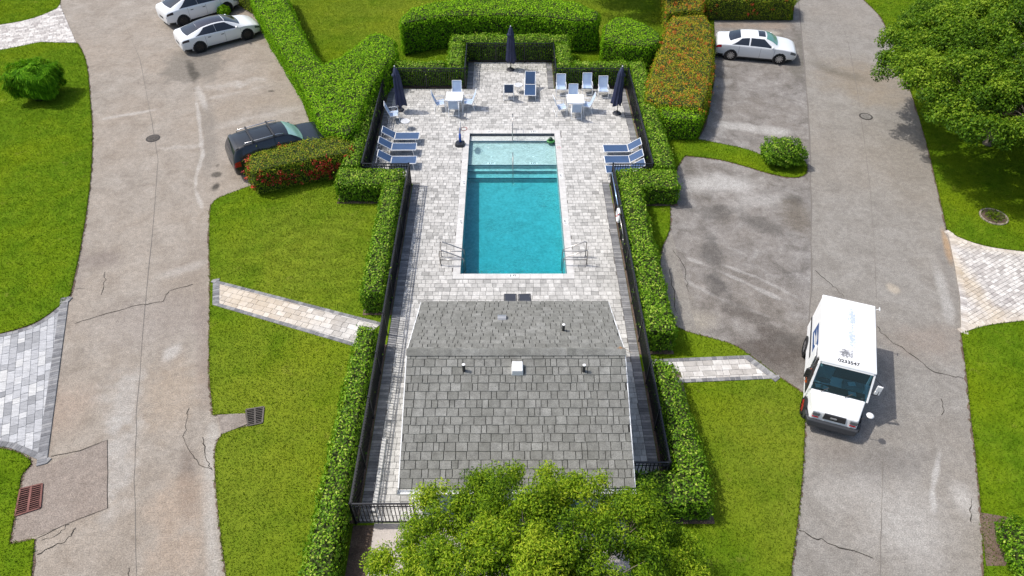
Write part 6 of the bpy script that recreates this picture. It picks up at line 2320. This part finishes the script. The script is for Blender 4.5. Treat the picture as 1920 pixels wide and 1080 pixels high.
for x, y, rr in ((1.50, 0.80, 0.34), (-1.25, 0.86, 0.34)):
    for s in (1, -1):
        MB().lathe([(rr + 0.05, -0.02), (rr + 0.05, 0.02)], 24, (x, s * (y + 0.075 if x < 0 else y + 0.04), rr), 'y').build('wheel_arch', M['trim_black'], tk)
        wheel(tk, x, s * (y + 0.015), rr, s, 'rim_silver' if x < 0 else 'hoop_red', 8, 0.19)
MB().box(-2.1, 1.9, -0.6, 0.6, 0.28, 0.46).build('chassis', M['trim_black'], tk)
# side stripes, logo and rub rail on both sides
for s in (1, -1):
    def side_pt(x, z, o):
        w = 0.93 - (z - 0.45) / (2.08 - 0.45) * 0.055
        return (x, s * (w + o), z)
    MB().box(-2.1, 0.6, s * 0.935 - 0.012, s * 0.935 + 0.012, 1.0, 1.06).build('rub_rail', M['trim_black'], tk)
    q = [side_pt(-1.15, 1.22, 0.006), side_pt(-0.10, 1.22, 0.006), side_pt(-0.02, 1.84, 0.006), side_pt(-1.07, 1.84, 0.006)]
    lg = MB().add(q, [(0, 1, 2, 3) if s < 0 else (3, 2, 1, 0)]).build('logo_panel', M['postal_blue'], tk)
    for pts in ([(-1.05, 1.36), (-0.35, 1.42), (-0.12, 1.60), (-0.62, 1.56)], [(-0.98, 1.64), (-0.40, 1.62), (-0.10, 1.66), (-0.40, 1.74)]):
        MB().add([side_pt(a, b, 0.010) for a, b in pts], [(0, 1, 2, 3) if s < 0 else (3, 2, 1, 0)]).build('eagle_shape', M['white'], lg)
# lettering over the windscreen
mt = MB().hexa(hexb(0.90, 0.99, 2.02, 2.145, 0.80, 0.80, 0.80, 0.80, 0.88, 0.93)).build('number_panel', M['truck'], tk)
rot = Matrix(((0, 0, 1, 0), (1, 0, 0, 0), (0, 1, 0, 0), (0, 0, 0, 1)))
tilt = Matrix.Translation((0.93, 0.0, 2.152)) @ Matrix.Rotation(math.pi / 2, 4, 'Z')
text_mesh('number_lettering', '0233547', 0.19, M['ink'], mt, Matrix.Translation((0.80, 0.0, 2.1565)) @ Matrix.Rotation(math.pi / 2, 4, 'Z'))
for y in (-0.55, 0.2):
    MB().tube([(1.42, y, 1.15), (1.30, y + 0.22, 1.27)], 0.012, 5).build('wiper', M['trim_black'], tk)
# mirrors: two box mirrors on each door, one round mirror at the front corner
for s in (1, -1):
    yb = s * 1.0
    MB().tube([(1.15, s * 0.88, 1.30), (1.18, s * 1.12, 1.35), (1.12, s * 1.14, 1.78), (0.95, s * 0.86, 1.9)], 0.014, 5).build('mirror_bracket', M['trim_black'], tk)
    for z0, z1 in ((1.36, 1.50), (1.53, 1.76)):
        MB().box(1.11, 1.17, s * 1.10 - 0.085, s * 1.10 + 0.085, z0, z1).build('side_mirror', M['white'] if s > 0 else M['trim_black'], tk, bevel=0.012)
        MB().box(1.095, 1.108, s * 1.10 - 0.07, s * 1.10 + 0.07, z0 + 0.02, z1 - 0.02).build('mirror_glass', M['chrome'], tk)
MB().tube([(1.98, 0.72, 0.93), (1.98, 0.95, 1.10), (1.98, 0.95, 1.22)], 0.012, 5).build('mirror_stalk', M['trim_black'], tk)
MB().lathe([(0.02, 0.0), (0.11, 0.01), (0.12, 0.04), (0.08, 0.07), (0.02, 0.08)], 16, (1.98, 0.95, 1.20)).build('round_mirror', M['white'], tk, True)
MB().tube([(-2.12, 0.90, 2.05), (-2.12, 1.02, 2.12)], 0.012, 5).tube([(-2.2, 1.02, 2.12), (-2.04, 1.02, 2.12)], 0.02, 5).build('rear_mirror', M['white'], tk)
# open sliding door on the driver's side and a strap hanging out
MB().add([(0.64, -0.936, 0.62), (1.22, -0.925, 0.62), (1.20, -0.905, 1.15), (0.95, -0.875, 1.90), (0.64, -0.89, 1.93)], [(0, 1, 2, 3, 4)]).build('doorway_shade', M['trim_black'], tk)  # flat black sheet, shade of the open doorway put into its colour
MB().tube([(0.72, -0.93, 1.35), (0.85, -1.0, 1.28), (1.05, -1.05, 1.25), (1.16, -1.02, 1.12), (1.02, -1.03, 1.02)], 0.028, 6).build('strap', M['orange'], tk, True)
MB().box(0.08, 0.60, -0.975, -0.945, 0.62, 1.90).build('sliding_door', M['truck'], tk, bevel=0.01)

# dry palm frond caught on the ridge end
M['dry'] = plain('dry_frond', (0.33, 0.19, 0.09), 0.8)
p = (P(1170, 650, 4.05))
t = thing('dry_frond', 'dry brown twig caught on the end of the roof ridge', 'twig', (p.x - 0.12, p.y, 4.0))
for k in range(9):
    a = random.uniform(-2.6, -0.3)
    MB().tube([(0, 0, 0.05), (0.15 * math.cos(a), 0.15 * math.sin(a), 0.05 - 0.02), (0.4 * math.cos(a), 0.35 * math.sin(a), -0.08)], [0.009, 0.006, 0.003], 4).build('twig', M['dry'], t)

# ------------------------------------------------------------------ grass on the lawns
for lab, pl in (('short mown grass of the wide lawn with the round feathery shrub', L1),
                ('short grass in the far corner above the upper paved drive', L0),
                ('short grass beside the rusty drain grate', L2),
                ('short mown grass on the tan garden path side of the pool yard', CLW),
                ('short mown grass on the pale garden path side of the pool yard', CLE),
                ('short grass under the large dark tree', R1),
                ('short grass below the tan paved drive by the grey road', R2)):
    grass(lab, pl)
